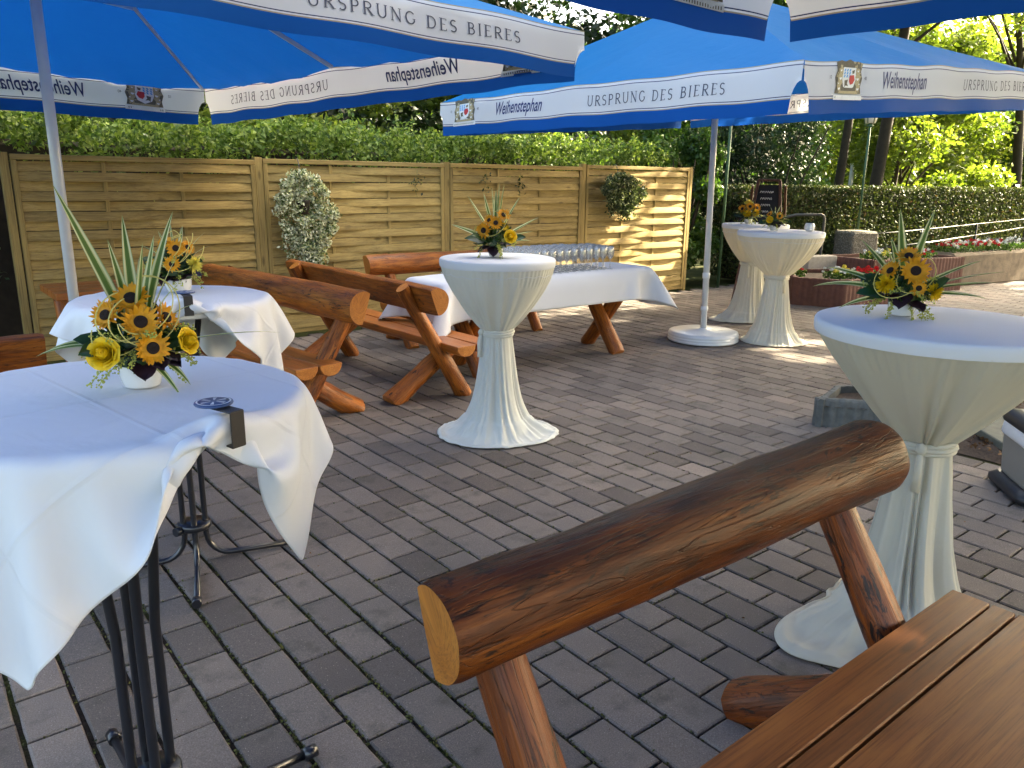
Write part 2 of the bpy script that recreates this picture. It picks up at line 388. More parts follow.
# ------------------------------------------------------------------ camera, light
H = 1.55
f_px, pit, rol, yaw = 784.8, .25446, .012697, .67971
fw = Vector((math.sin(yaw)*math.cos(pit), math.cos(yaw)*math.cos(pit), -math.sin(pit)))
rt = Vector((math.cos(yaw), -math.sin(yaw), 0)); up = rt.cross(fw)
r2 = rt*math.cos(rol)+up*math.sin(rol); u2 = up*math.cos(rol)-rt*math.sin(rol)
cd = bpy.data.cameras.new('camera'); cam = bpy.data.objects.new('camera', cd); scene.collection.objects.link(cam)
mw = Matrix((r2, u2, -fw)).transposed().to_4x4(); mw.translation = Vector((0, 0, H)); cam.matrix_world = mw
cd.sensor_width = 36; cd.lens = f_px/1024*36; cd.clip_end = 600; cd.clip_start = .05; scene.camera = cam
SUN_AZ = Vector((.97, -.24)).normalized(); SUN_EL = rad(34)
w = bpy.data.worlds.new('World'); scene.world = w; w.use_nodes = True; nt = w.node_tree
sky = nt.nodes.new('ShaderNodeTexSky'); sky.sky_type = 'NISHITA'; sky.sun_disc = False
sky.sun_elevation = SUN_EL; sky.sun_rotation = math.atan2(SUN_AZ.x, SUN_AZ.y); sky.dust_density = 6.0; sky.air_density = .8; sky.ozone_density = .2
nt.links.new(sky.outputs[0], nt.nodes['Background'].inputs[0]); nt.nodes['Background'].inputs[1].default_value = .15
sd = bpy.data.lights.new('sun', 'SUN'); sd.energy = 4.9; sd.angle = rad(.53); sd.color = (1, .91, .76)
so = bpy.data.objects.new('sun', sd); scene.collection.objects.link(so)
sv = Vector((SUN_AZ.x*math.cos(SUN_EL), SUN_AZ.y*math.cos(SUN_EL), math.sin(SUN_EL)))
so.rotation_euler = sv.to_track_quat('Z', 'Y').to_euler(); so.location = (10, -6, 12)
vs = scene.view_settings; vs.view_transform = 'Standard'; vs.look = 'None'; vs.gamma = 1; vs.use_curve_mapping = False
vs.exposure = 3.15
try:
    vs.use_white_balance = True; vs.white_balance_temperature = 7500; vs.white_balance_tint = 3
except Exception: pass
scene.cycles.max_bounces = 5; scene.cycles.transparent_max_bounces = 16
scene.cycles.diffuse_bounces = 2

# ------------------------------------------------------------------ ground and paving
mb = MB()
for q in ((-200, -200, -.06), (300, -200, -.06), (300, 300, -.06), (-200, 300, -.06)): mb.v(q)
mb.f((0, 1, 2, 3)); kind(mb.build('ground', 'ground_soil'))
PX0, PX1, PY0, PY1 = -1.6, 22.0, -1.2, 7.38
def in_bed(x, y): return 4.92 < x < 7.4 and y < 2.42-.12*(x-4.9) and not (x < 5.15 and y < .9)
def paver_allowed(x0, x1, y0, y1):
    cx, cy = (x0+x1)/2, (y0+y1)/2
    if in_bed(cx, cy): return False
    return True
mb = MB(); rs = random.Random(3); BW, BL, J = .1525, .229, .009
i0 = int((PX0-1.80)/BW)-1; k = i0
while 1.80+k*BW < PX1:
    xa = 1.80+k*BW; par = k % 2; far = xa > 9
    j = int((PY0-1.28)/BL)-1
    while True:
        ya = 1.2795+j*BL+(par*.5*BL); j += 1
        if ya > PY1-.05: break
        JX = J*(1.55 if xa < 1.2 else 1); x0, x1, y0, y1 = xa+JX/2, xa+BW-JX/2, ya+J/2, ya+BL-J/2
        if not paver_allowed(x0, x1, y0, y1): continue
        z = rs.uniform(-.0016, .0016); tx, ty = rs.uniform(-.006, .006), rs.uniform(-.006, .006); rr = rs.random()
        c = .006; jit = lambda a=.0016: rs.uniform(-a, a)
        def ring(i, zz, n=1):
            P = []
            cs = [(x0+i, y0+i), (x1-i, y0+i), (x1-i, y1-i), (x0+i, y1-i)]
            out = []
            for q in range(4):
                a_, b_ = cs[q], cs[(q+1) % 4]
                ns = (3 if not far else 1)
                for s in range(ns):
                    t = s/ns; x = a_[0]+(b_[0]-a_[0])*t+jit(); y = a_[1]+(b_[1]-a_[1])*t+jit()
                    out.append(mb.v((x, y, zz+z+(x-xa)*tx+(y-ya)*ty), (x, y, 0), rr))
            return out
        R0 = ring(0, -.05); R1 = ring(0, -.005); R2 = ring(c, 0)
        n = len(R0)
        for q in range(n):
            p = (q+1) % n
            mb.f((R0[q], R0[p], R1[p], R1[q]), 0, False); mb.f((R1[q], R1[p], R2[p], R2[q]), 0, False)
        mb.f(tuple(R2), 0, False)
    k += 1
kind(mb.build('paving', 'paver'))
mb = MB()
for q in ((PX0-.2, PY0-.2, -.011), (PX1+.2, PY0-.2, -.011), (PX1+.2, PY1, -.011), (PX0-.2, PY1, -.011)): mb.v(q)
mb.f((0, 1, 2, 3)); kind(mb.build('paving_bed', 'joint_soil'))
# moss and crumbs lying in the joints
rn = np.random.RandomState(5); pts = []
for t in range(42000):
    x = rn.uniform(-.9, 3.6); kx = round((x-1.8)/BW); xx = 1.8+kx*BW
    y = rn.uniform(.2, 5.5)
    dens = .5+.5*math.sin(xx*3.1+1.3)*math.sin(y*1.7+xx*2)
    if xx > 1.3: dens *= .45
    if rn.rand() > dens+.12: continue
    if rn.rand() < .8: pts.append((xx+rn.randn()*.0065, y, -.004+rn.rand()*.004))
    else:
        kk = int(round((xx-1.8)/BW)); ky = round((y-1.2795-(kk % 2)*.5*BL)/BL); pts.append((xx+rn.rand()*BW, 1.2795+ky*BL+(kk % 2)*.5*BL+rn.randn()*.004, -.005+rn.rand()*.003))
kind(leaf_cloud('moss', np.array(pts), .0085, 'moss_leaf', seed=2, aspect=.9, flatten=.6), 'stuff')
pts = np.array([(rn.uniform(-.8, 4.5), rn.uniform(.6, 6.5), .004) for _ in range(120)])
kind(leaf_cloud('leaf_litter', pts, .012, 'leaf_litter', seed=4, flatten=.9), 'stuff')

# planting bed on the right, edged towards the paving
mb = MB(); nx, ny = 50, 60; g = []
for i in range(nx+1):
    row = []
    for j in range(ny+1):
        x = 4.9+2.6*i/nx; y = -.9+3.3*j/ny; y = min(y, 2.40-.12*(x-4.9))
        e = min(1, min(i, nx-i, ny-j)/3)
        row.append(mb.v((x, y, -.006+e*(.02+.012*math.sin(x*19+y*7)+.012*math.sin(y*23-x*11)+rs.uniform(-.008, .008))), (x, y, 0)))
    g.append(row)
for i in range(nx):
    for j in range(ny): mb.f((g[i][j], g[i+1][j], g[i+1][j+1], g[i][j+1]))
kind(mb.build('planting_bed', 'mulch'))
pts = np.array([(x, y, .035+rn.rand()*.01) for x, y in zip(rn.uniform(4.9, 7.3, 2600), rn.uniform(-.5, 2.1, 2600))])
kind(leaf_cloud('bark_mulch', pts, .035, 'leaf_litter', seed=6, flatten=.7), 'stuff')
mb = MB(); extr(mb, (5.18, 1.5, .05), (5.62, 1.98, .05), rect(.34, .05, .006), ch=.006)
tag(mb.build('stepping_stone', 'slab'), 'flat mossy stone slab lying in the soil bed left of the drain grate', 'stone slab')
gr = empty('drain_grate', 'small metal drain grate in the soil bed beside the litter bin', 'grate', (5.15, 1.28, .05), rad(48))
mb = MB()
for a_, b_ in (((-.15, -.1), (.15, -.1)), ((-.15, .1), (.15, .1)), ((-.15, -.1), (-.15, .1)), ((.15, -.1), (.15, .1))):
    extr(mb, (a_[0], a_[1], 0), (b_[0], b_[1], 0), rect(.016, .018))
mb.build('frame', 'rail_steel', gr); mb = MB()
for i in range(11): extr(mb, (-.125+.025*i, -.092, -.002), (-.125+.025*i, .092, -.002), rect(.006, .012, .001), ch=.001)
mb.build('bars', 'rail_steel', gr)

# ------------------------------------------------------------------ woven fence
FY = 7.44
fence = empty('wooden_fence', 'tall woven slat wooden fence of pale treated pine behind the tables', 'fence', (5, FY, 0))
FX = [.89, 2.92, 5.04, 7.13, 9.24]; FH = [1.70, 1.715, 1.72, 1.745]
def W(p): return (p[0]-5, p[1]-FY, p[2])
for i, x in enumerate(FX):
    mb = MB(); h = FH[min(i, 3)]+.0
    wd = .075 if 0 < i < 4 else .06
    extr(mb, W((x, FY+.02, -.05)), W((x, FY+.02, h+.012)), rect(wd, .075, .005), up=(0, 1, 0), seed=i)
    mb.build('post', 'fence_wood', fence)
for i in range(4):
    xa, xb, h = FX[i]+.04, FX[i+1]-.04, FH[i]
    fr = MB(); rsx = random.Random(i+20)
    for xx in (xa+.021, xb-.021): extr(fr, W((xx, FY, .03)), W((xx, FY, h-.045)), rect(.042, .045, .004), up=(0, 1, 0), seed=i*9+int(xx))
    extr(fr, W((xa, FY, h-.022)), W((xb, FY, h-.022)), rect(.05, .044, .004), seed=i+3)
    extr(fr, W((xa+.043, FY, .052)), W((xb-.043, FY, .052)), rect(.045, .044, .004), seed=i+5)
    n = 20; z0, z1 = .08, h-.05; hs = (z1-z0)/n; sl = MB(); nb = 3; span = (xb-xa-.084)/nb
    bt = MB()
    for q in range(1, nb):
        xx = xa+.042+span*q; extr(bt, W((xx, FY-.004, .07)), W((xx, FY-.004, h-.05)), rect(.032, .012, .002), up=(0, 1, 0), seed=q+i*4)
    A = .017
    for s in range(n):
        zc = z0+hs*(s+.5); par = s % 2; r_ = rsx.random(); off = (rsx.uniform(0, 60), 0, rsx.uniform(0, 20)); m = 40
        tw = rsx.uniform(-.004, .004); prev = None; jz = rsx.uniform(-.003, .003); sagz = rsx.uniform(-.006, .006)
        for q in range(m+1):
            x = xa+.043+(xb-xa-.086)*q/m; t = (x-xa-.042)/span
            ph = math.sin(2*PI*t/nb)*(1 if par else -1)
            y = A*ph
            hh = hs*.5-.0015; cs = []
            for (dz, dy) in ((-hh, -.004), (-hh*.5, -.0065), (hh*.5, -.0055), (hh, -.003), (hh, .004), (-hh, .004)):
                tilt = .008*dz/hh
                zz = zc+jz+dz+tw*(q/m-.5)+sagz*math.sin(PI*q/m)
                cs.append(sl.v(W((x, FY+y+dy+tilt-.004, zz)), (off[0]+x, off[1]+y, off[2]+zz), r_))
            if prev:
                for e in range(6): k = (e+1) % 6; sl.f((prev[e], cs[e], cs[k], prev[k]), 0, False)
            prev = cs
    o = fr.build('panel', 'fence_wood', fence)
    o2 = sl.build('slats', 'fence_wood', o); o3 = bt.build('batten', 'fence_wood', o)

# ------------------------------------------------------------------ vegetation
def ell(n, c, r, rs, shell=.55, lump=0, bottom=-1):
    d = rs.randn(n, 3); d /= np.linalg.norm(d, axis=1)[:, None]
    d[:, 2] = np.where(d[:, 2] < bottom, -d[:, 2], d[:, 2])
    k = (shell+(1-shell)*rs.rand(n))[:, None]
    if lump: k = k*(1+lump*np.sin(d[:, 0:1]*5+c[0])*np.sin(d[:, 1:2]*4+c[1])*np.cos(d[:, 2:3]*5+c[2]))
    return np.array(c)+d*k*np.array(r)
def tree(label, x, y, h, cr, c0, trunk_r, nclump, nleaf, lsize, mat, seed, lean=(0, 0), bark='bark', kindn='tree', group=None, clr=.32, lo=None):
    rs = np.random.RandomState(seed); rr = random.Random(seed)
    t = empty(kindn, label, 'tree', (x, y, 0), group=group)
    mb = MB(); top = c0+(h-c0)*.8; path = []
    for i in range(9):
        s = i/8; path.append((lean[0]*s+.12*math.sin(s*4+seed), lean[1]*s+.12*math.cos(s*5+seed), -.1+top*s))
    tube(mb, path, [trunk_r*(1.25 if i == 0 else 1-.8*i/8) for i in range(9)], 12)
    cl = []
    for i in range(nclump):
        a = rr.uniform(0, 2*PI); u = rr.random()**.6; zz = rr.random(); pr = math.sin(PI*(.12+.8*zz))**.6
        cx = lean[0]*.7+math.cos(a)*cr*u*pr; cy = lean[1]*.7+math.sin(a)*cr*u*pr; cz = c0+(h-c0)*zz
        cl.append((cx, cy, cz, rr.uniform(.6, 1.25)*cr*clr))
    for (cx, cy, cz, r) in cl[:min(len(cl), 18)]:
        zb = max(c0*.75, cz-1.2*math.hypot(cx, cy)*.6-.4); s = min(1, zb/top)
        b = (lean[0]*s, lean[1]*s, zb)
        tube(mb, [b, ((b[0]+cx)/2, (b[1]+cy)/2, (b[2]+cz)/2+.2), (cx, cy, cz)], [trunk_r*.28, trunk_r*.18, trunk_r*.06], 6, caps=False)
    mb.build('trunk', bark, t)
    P = []; R = []; per = nleaf//nclump
    for (cx, cy, cz, r) in cl:
        q = ell(per, (cx, cy, cz), (r, r, r*.7), rs, .3, .25); P.append(q); R.append(np.clip(rs.rand(per)*.6+rr.uniform(0, .4), 0, 1))
    leaf_cloud('crown', np.concatenate(P), lsize, mat, t, seed, rnd=np.concatenate(R), flatten=.3)
    return t
def hedge_pts(n, x0, x1, y0, y1, ztop, rs, zmin=.05, fr=.5, ft=.4, rough=.06):
    """leaves on the front face and the top of a box hedge"""
    P = []
    nf = int(n*fr); u = rs.rand(nf); x = x0+(x1-x0)*u; z = zmin+(ztop-zmin)*rs.rand(nf); y = y0+np.abs(rs.randn(nf))*rough
    P.append(np.stack([x, y, z], 1))
    nt_ = int(n*ft); x = x0+(x1-x0)*rs.rand(nt_); y = y0+(y1-y0)*rs.rand(nt_); z = ztop-np.abs(rs.randn(nt_))*rough
    P.append(np.stack([x, y, z], 1))
    ne = n-nf-nt_; x = np.where(rs.rand(ne) < .5, x0, x1)+rs.randn(ne)*rough*.5; P.append(np.stack([x, y0+(y1-y0)*rs.rand(ne), zmin+(ztop-zmin)*rs.rand(ne)], 1))
    return np.concatenate(P)
# leafy hedge behind the fence
rs = np.random.RandomState(1); h1 = empty('leafy_hedge', 'unclipped bright green leafy hedge rising just above the wooden fence', 'hedge', (3, 8.6, 0))
mb = MB(); extr(mb, (-7, .35, 0), (6.0, .35, 0), rect(.8, 1.85, .05, y0=.0), ch=.05); mb.build('dark_core', 'dark_bark', h1)  # dark occluder box added inside the leaves as the hedge core
n = 50000; x = rs.uniform(-7.3, 6.4, n); y = rs.uniform(-.62, .9, n)
topz = 1.98+.07*np.sin(x*2.3)+.06*np.sin(x*5.1+y*3)+.05*np.sin(x*11.7+1)
z = topz-np.abs(rs.randn(n))*.17
P = np.stack([x, y, z], 1)
sh = []
for i in range(900):
    xx = rs.uniform(-7.2, 6.3); yy = rs.uniform(-.6, .6); hh = rs.uniform(.05, .20)+.2*rs.rand()**4; k = int(10+hh*90)
    t = rs.rand(k); lx, ly = rs.randn()*.1, rs.randn()*.1
    sh.append(np.stack([xx+lx*t+rs.randn(k)*.025, yy+ly*t+rs.randn(k)*.025, 1.93+hh*t], 1))
P = np.concatenate([P]+sh); leaf_cloud('foliage', P, .055, 'hedge_leaf', h1, 3)
# rounded shrub between the fence and the sign
def shrub(label, x, y, r, h, n, ls, mat, seed, cat='shrub', name='shrub', group=None, lumps=26):
    rs = np.random.RandomState(seed); rr = random.Random(seed); t = empty(name, label, cat, (x, y, 0), group=group)
    mb = MB()
    for i in range(9):
        a = i*.7; rad_ = r[0]*.5 if isinstance(r, tuple) else r*.5
        tube(mb, [(0.04*math.cos(a), .04*math.sin(a), -.02), (rad_*.5*math.cos(a), rad_*.5*math.sin(a), h*.4), (rad_*math.cos(a), rad_*math.sin(a), h*.75)], [.03, .02, .008], 6, caps=False)
    mb.build('stems', 'dark_bark', t)
    r = r if isinstance(r, tuple) else (r, r); P = []; R = []
    for i in range(lumps):
        a = rr.uniform(0, 6.28); zz = rr.uniform(.1, .88); pr = math.sin(PI*(.2+.68*zz))**.5; u = rr.random()**.35*.72
        lr = rr.uniform(.22, .36)*min(r); k = n//lumps
        P.append(ell(k, (math.cos(a)*r[0]*u*pr, math.sin(a)*r[1]*u*pr, h*zz), (lr*r[0]/min(r), lr*r[1]/min(r), lr*1.1), rs, .45, .2)); R.append(np.clip(rs.rand(k)*.7+rr.uniform(0, .3), 0, 1))
    P = np.concatenate(P); P[:, 2] = np.abs(P[:, 2]); leaf_cloud('foliage', P, ls, mat, t, seed, rnd=np.concatenate(R)); return t
shrub('big loose green shrub filling the gap right of the fence end', 10.05, 8.25, (.95, .9), 2.5, 26000, .075, 'mid_leaf', 11)
shrub('glossy dark evergreen shrub behind the easel sign', 13.4, 8.9, (2.0, 1.5), 3.4, 26000, .08, 'dark_leaf', 12)
shrub('dark shrub with white flecked leaves left of the fence end', .2, 7.75, (.62, .5), 1.9, 12000, .045, 'ivy_leaf', 13)
# clipped hedge on the right
ch = empty('clipped_hedge', 'long clipped box hedge with flat top behind the flower beds', 'hedge', (0, 0, 0))
rs = np.random.RandomState(8)
P = hedge_pts(110000, 0, 14.0, 0, 1.3, 1.50, rs, fr=.66, ft=.26, rough=.05)
P[:, 2] += .025*np.sin(P[:, 0]*3.1)*(P[:, 2] > 1.2)
lf = leaf_cloud('foliage', P, .052, 'box_leaf', ch, 9)
mb = MB(); extr(mb, (.12, .68, 0), (13.8, .68, 0), rect(1.1, 1.40, .05, y0=0), ch=.05); mb.build('dark_core', 'dark_bark', ch)  # solid dark block added behind the leaves so the hedge stays opaque
ch.location = (10.75, 7.0, 0); ch.rotation_euler = (0, 0, rad(-6.5))
# trees behind the fence
G = 'trees standing behind the fence'
tree('dark spreading evergreen tree behind the left part of the fence', 1.0, 12.5, 8.5, 3.4, 1.4, .22, 44, 26000, .15, 'dark_leaf', 21, bark='dark_bark', group=G)
tree('dark evergreen tree with low boughs behind the middle of the fence', 5.6, 12.6, 9.5, 3.2, 1.5, .25, 44, 26000, .15, 'dark_leaf', 22, bark='dark_bark', group=G)
tree('tall dark evergreen tree seen between the two blue umbrellas', 10.4, 13.6, 11, 3.6, 1.6, .28, 50, 28000, .16, 'dark_leaf', 23, bark='dark_bark', group=G)
tree('very tall dark conifer-like tree filling the gap between the umbrellas', 8.4, 17.5, 14, 4.0, 1.5, .3, 60, 26000, .24, 'dark_leaf', 29, bark='dark_bark', group=G)
tree('small yellow-green leafy tree glowing in sun under the umbrella edge', 8.1, 10.6, 3.5, 1.6, 1.0, .09, 26, 16000, .10, 'bright_leaf', 24, group=G)
tree('light green leafy tree behind the hedge near the fence end', 11.6, 11.2, 3.9, 1.6, 1.2, .10, 24, 15000, .10, 'bright_leaf', 27, group=G)
tree('leafy green tree behind the white umbrella pole', 4.2, 10.6, 3.3, 1.8, 1.3, .10, 26, 15000, .09, 'bright_leaf', 28, group=G)
# park trees beyond the clipped hedge
G = 'park trees beyond the clipped hedge'
tree('tall beech with thick dark trunk rising behind the lamp post', 17.3, 8.75, 13, 3.8, 5.6, .15, 46, 20000, .17, 'bright_leaf', 31, bark='dark_bark', group=G, lean=(.3, .0))
tree('slim park tree with dark trunk left of the thick one', 16.7, 9.4, 12, 3.2, 5.2, .11, 36, 20000, .2, 'mid_leaf', 32, bark='dark_bark', group=G)
tree('sunlit yellow-green tree with low branches beyond the hedge', 24.5, 12.5, 7.5, 3.6, 1.3, .2, 46, 30000, .17, 'bright_leaf', 33, group=G)
tree('broad sunlit tree reaching the right border beyond the hedge', 30.0, 12.5, 6.2, 3.8, 1.2, .24, 46, 28000, .17, 'bright_leaf', 34, group=G)
tree('low bright bushy tree between hedge and far trees', 20.0, 9.6, 4.0, 2.2, .8, .12, 34, 22000, .13, 'bright_leaf', 35, group=G)
tree('green bushy tree behind the dark evergreen shrub', 17.0, 13.5, 6.5, 3.0, 1.3, .18, 40, 24000, .15, 'mid_leaf', 36, group=G)
tree('far green tree at the back on the right border', 27.5, 19.0, 10, 5.0, 1.6, .3, 50, 26000, .25, 'mid_leaf', 37, group=G)
tree('bare leaning dark tree limbs against the white sky on the right', 27.0, 9.2, 10, 2.6, 5.2, .17, 14, 3800, .2, 'bright_leaf', 38, bark='dark_bark', group=G, lean=(-1.4, 1.0))
# a wood closing the view
rs = np.random.RandomState(77); P = []
for i in range(150):
    a = rad(rs.uniform(-25, 85)); d = rs.uniform(34, 42); r = rs.uniform(2.2, 3.8); z = rs.uniform(.5, 8.5) if rad(60) > a else rs.uniform(.5, 5.0)
    P.append(ell(300, (math.sin(a)*d, math.cos(a)*d, z), (r, r, r*.8), rs, .4, .2))
kind(leaf_cloud('distant_wood', np.concatenate(P), .55, 'mid_leaf', seed=5), 'stuff')
# unseen trees added right of the view to keep the terrace in shade
G = 'unseen trees added on the right to shade the terrace'
tree('small round-headed unseen tree added for shade beyond the terrace on the right', 21.5, 1.2, 9.5, 3.6, 4.8, .2, 40, 12000, .3, 'mid_leaf', 44, group=G, clr=.34)
tree('broad unseen tree added for shade right of the terrace', 12.0, -4.2, 9.0, 4.4, 3.4, .26, 60, 30000, .30, 'mid_leaf', 41, group=G, clr=.36)
tree('tall unseen tree added for shade near the terrace corner', 8.0, -5.6, 9.0, 4.2, 2.8, .26, 60, 26000, .30, 'mid_leaf', 42, group=G, clr=.36)
tree('tall high-crowned unseen tree added for shade right of the terrace', 14.6, 1.2, 13.0, 5.4, 7.5, .3, 80, 36000, .32, 'mid_leaf', 43, group=G, clr=.36)
# ------------------------------------------------------------------ lettering
# upright roman capitals drawn as strokes: (x, y) polylines, w = stroke weight
def arc(cx, cy, rx, ry, a0, a1, n=12): return [(cx+rx*math.cos(rad(a0+(a1-a0)*i/n)), cy+ry*math.sin(rad(a0+(a1-a0)*i/n))) for i in range(n+1)]
TH, TN = .115, .05
GL = {
 'U': (.78, [([(.14, 1), (.14, .35)]+arc(.39, .35, .25, .35, 180, 360)[0:13]+[(.64, 1)], TH*.8)], [(.14, 1), (.64, 1)]),
 'R': (.72, [([(.16, 0), (.16, 1)], TH), ([(.16, .97)]+arc(.34, .735, .22, .235, 90, -90)+[(.16, .5)], TH*.8), ([(.32, .5), (.64, 0)], TH)], [(.16, 0), (.66, 0)]),
 'S': (.56, [(arc(.28, .74, .19, .23, 40, 250, 12)+arc(.28, .26, .2, .24, 80, -140, 12), TH*.85)], []),
 'P': (.64, [([(.16, 0), (.16, 1)], TH), ([(.16, .97)]+arc(.34, .72, .21, .25, 90, -90)+[(.16, .47)], TH*.8)], [(.16, 0)]),
 'N': (.80, [([(.14, 0), (.14, 1)], TN), ([(.14, 1), (.66, 0)], TH), ([(.66, 0), (.66, 1)], TN)], [(.14, 0), (.66, 1), (.12, 1)]),
 'G': (.78, [(arc(.42, .5, .31, .48, 45, 330, 18)+[(.68, .42)], TH*.85)], [(.66, .43)]),
 'D': (.78, [([(.16, 0), (.16, 1)], TH), ([(.16, .97)]+arc(.34, .5, .33, .47, 90, -90)+[(.16, .03)], TH*.8)], [(.13, 0), (.13, 1)]),
 'E': (.62, [([(.16, 0), (.16, 1)], TH), ([(.16, .97), (.52, .97)], TN), ([(.16, .52), (.44, .52)], TN), ([(.16, .03), (.54, .03)], TN), ([(.52, .97), (.52, .85)], TN), ([(.54, .03), (.54, .16)], TN)], [(.13, 0), (.13, 1)]),
 'B': (.66, [([(.16, 0), (.16, 1)], TH), ([(.16, .97)]+arc(.32, .75, .19, .22, 90, -90)+[(.16, .53)], TH*.75), ([(.16, .53)]+arc(.34, .28, .22, .25, 90, -90)+[(.16, .03)], TH*.85)], [(.13, 0), (.13, 1)]),
 'I': (.34, [([(.17, 0), (.17, 1)], TH)], [(.17, 0), (.17, 1)]),
 ' ': (.42, [], [])}
def roman(text, h):
    """polygons [(x, y)...] for each stroke quad"""
    P = []; x = 0
    for chh in text:
        wd, st, sf = GL[chh]
        for pl, t in st:
            for (a, b) in zip(pl[:-1], pl[1:]):
                dx, dy = b[0]-a[0], b[1]-a[1]; l = math.hypot(dx, dy) or 1; nx, ny = -dy/l*t/2, dx/l*t/2
                ex, ey = dx/l*t*.18, dy/l*t*.18
                P.append([(x+q[0]*1.0, q[1]) for q in ((a[0]-ex+nx, a[1]-ey+ny), (a[0]-ex-nx, a[1]-ey-ny), (b[0]+ex-nx, b[1]+ey-ny), (b[0]+ex+nx, b[1]+ey+ny))])
        for (sx_, sy_) in sf: P.append([(x+sx_-.11, sy_-.02), (x+sx_+.11, sy_-.02), (x+sx_+.11, sy_+.025), (x+sx_-.11, sy_+.025)])
        x += wd+.16
    return [[(a*h, b*h) for a, b in q] for q in P], (x-.16)*h
def script_polys(text, h, shear=.32, sx=.62, off=.012):
    cu = bpy.data.curves.new('lettering_curve', 'FONT'); cu.body = text; cu.size = 1; cu.shear = shear; cu.offset = off; cu.resolution_u = 3
    ob = bpy.data.objects.new('lettering_curve', cu); scene.collection.objects.link(ob)
    dg = bpy.context.evaluated_depsgraph_get(); me = bpy.data.meshes.new_from_object(ob.evaluated_get(dg))
    out = [[(me.vertices[i].co.x*h*1.38*sx, me.vertices[i].co.y*h*1.38) for i in p.vertices] for p in me.polygons]
    bpy.data.objects.remove(ob); bpy.data.curves.remove(cu); bpy.data.meshes.remove(me)
    wd = max(q[0] for p in out for q in p); return out, wd
T_ROMAN = roman('URSPRUNG DES BIERES', 1.0)
T_SCRIPT = script_polys('Weihenstephan', 1.0)
rc = random.Random(5)
def ngon(cx, cy, rx, ry, n, jag=0, a0=0): return [(cx+rx*(1+(jag if i % 2 else -jag))*math.cos(a0+2*PI*i/n), cy+ry*(1+(jag if i % 2 else -jag))*math.sin(a0+2*PI*i/n)) for i in range(n)]
def crest_polys():
    """[(layer, material, polygon)] in a unit box 0..1 wide, 0..1 high"""
    P = [(0, 0, [(.04, .16), (.96, .16), (.93, .35), (.98, .55), (.92, .72), (.97, .93), (.80, .97), (.66, .94), (.5, 1.0), (.34, .94), (.2, .97), (.03, .93), (.08, .72), (.02, .55), (.07, .35)])]
    for i in range(46):      # scrollwork
        x = rc.uniform(.07, .93); y = rc.uniform(.2, .95)
        P.append((1, 1, ngon(x, y, rc.uniform(.02, .05), rc.uniform(.015, .045), 6, .2, rc.random()*3)))
    P.append((2, 2, [(.28, .80), (.72, .80), (.74, .5), (.68, .32), (.5, .22), (.32, .32), (.26, .5)]))
    for i in range(3):
        for j in range(3):
            x = .33+.09*i; y = .58+.075*j; P.append((3, 3, [(x-.04, y-.03), (x+.01, y-.035), (x+.04, y+.03), (x-.01, y+.035)]))
    P.append((3, 4, [(.5, .60), (.66, .62), (.70, .5), (.64, .40), (.55, .37), (.5, .46)]))
    P.append((3, 0, [(.34, .47), (.46, .5), (.44, .40), (.49, .33), (.40, .35), (.36, .30), (.35, .4)]))
    P.append((3, 0, [(.58, .72), (.68, .75), (.66, .66), (.60, .64)]))
    for s in (1, -1):          # supporting beasts, paws and crowned heads
        X = lambda x: .5+s*(x-.5)
        body = [(.14, .22), (.24, .22), (.22, .34), (.28, .42), (.24, .50), (.29, .58), (.25, .64), (.27, .74), (.19, .80), (.12, .76), (.14, .66), (.09, .58), (.13, .46), (.09, .34)]
        q = [(X(a), b) for a, b in body]; P.append((2, 1, q if s == 1 else q[::-1]))
        for cx, cy, r in ((.2, .52, .05), (.17, .27, .045), (.2, .72, .035), (.13, .40, .025)): P.append((3, 2, ngon(X(cx), cy, r, r*.7, 7, .25)))
    P.append((2, 1, [(.14, .15), (.86, .15), (.80, .22), (.2, .22)]))
    P.append((1, 2, [(.0, .0), (1, .0), (1, .12), (0, .12)]))
    for i in range(17): x = .05+.053*i; P.append((2, 0, [(x, .035), (x+.02, .035), (x+.026, .09), (x+.006, .09)]))
    return P
CREST = crest_polys()
def year_marks(): # the small dates beside the crest
    return [(-.26, .62, '10'), (1.08, .62, '40')]

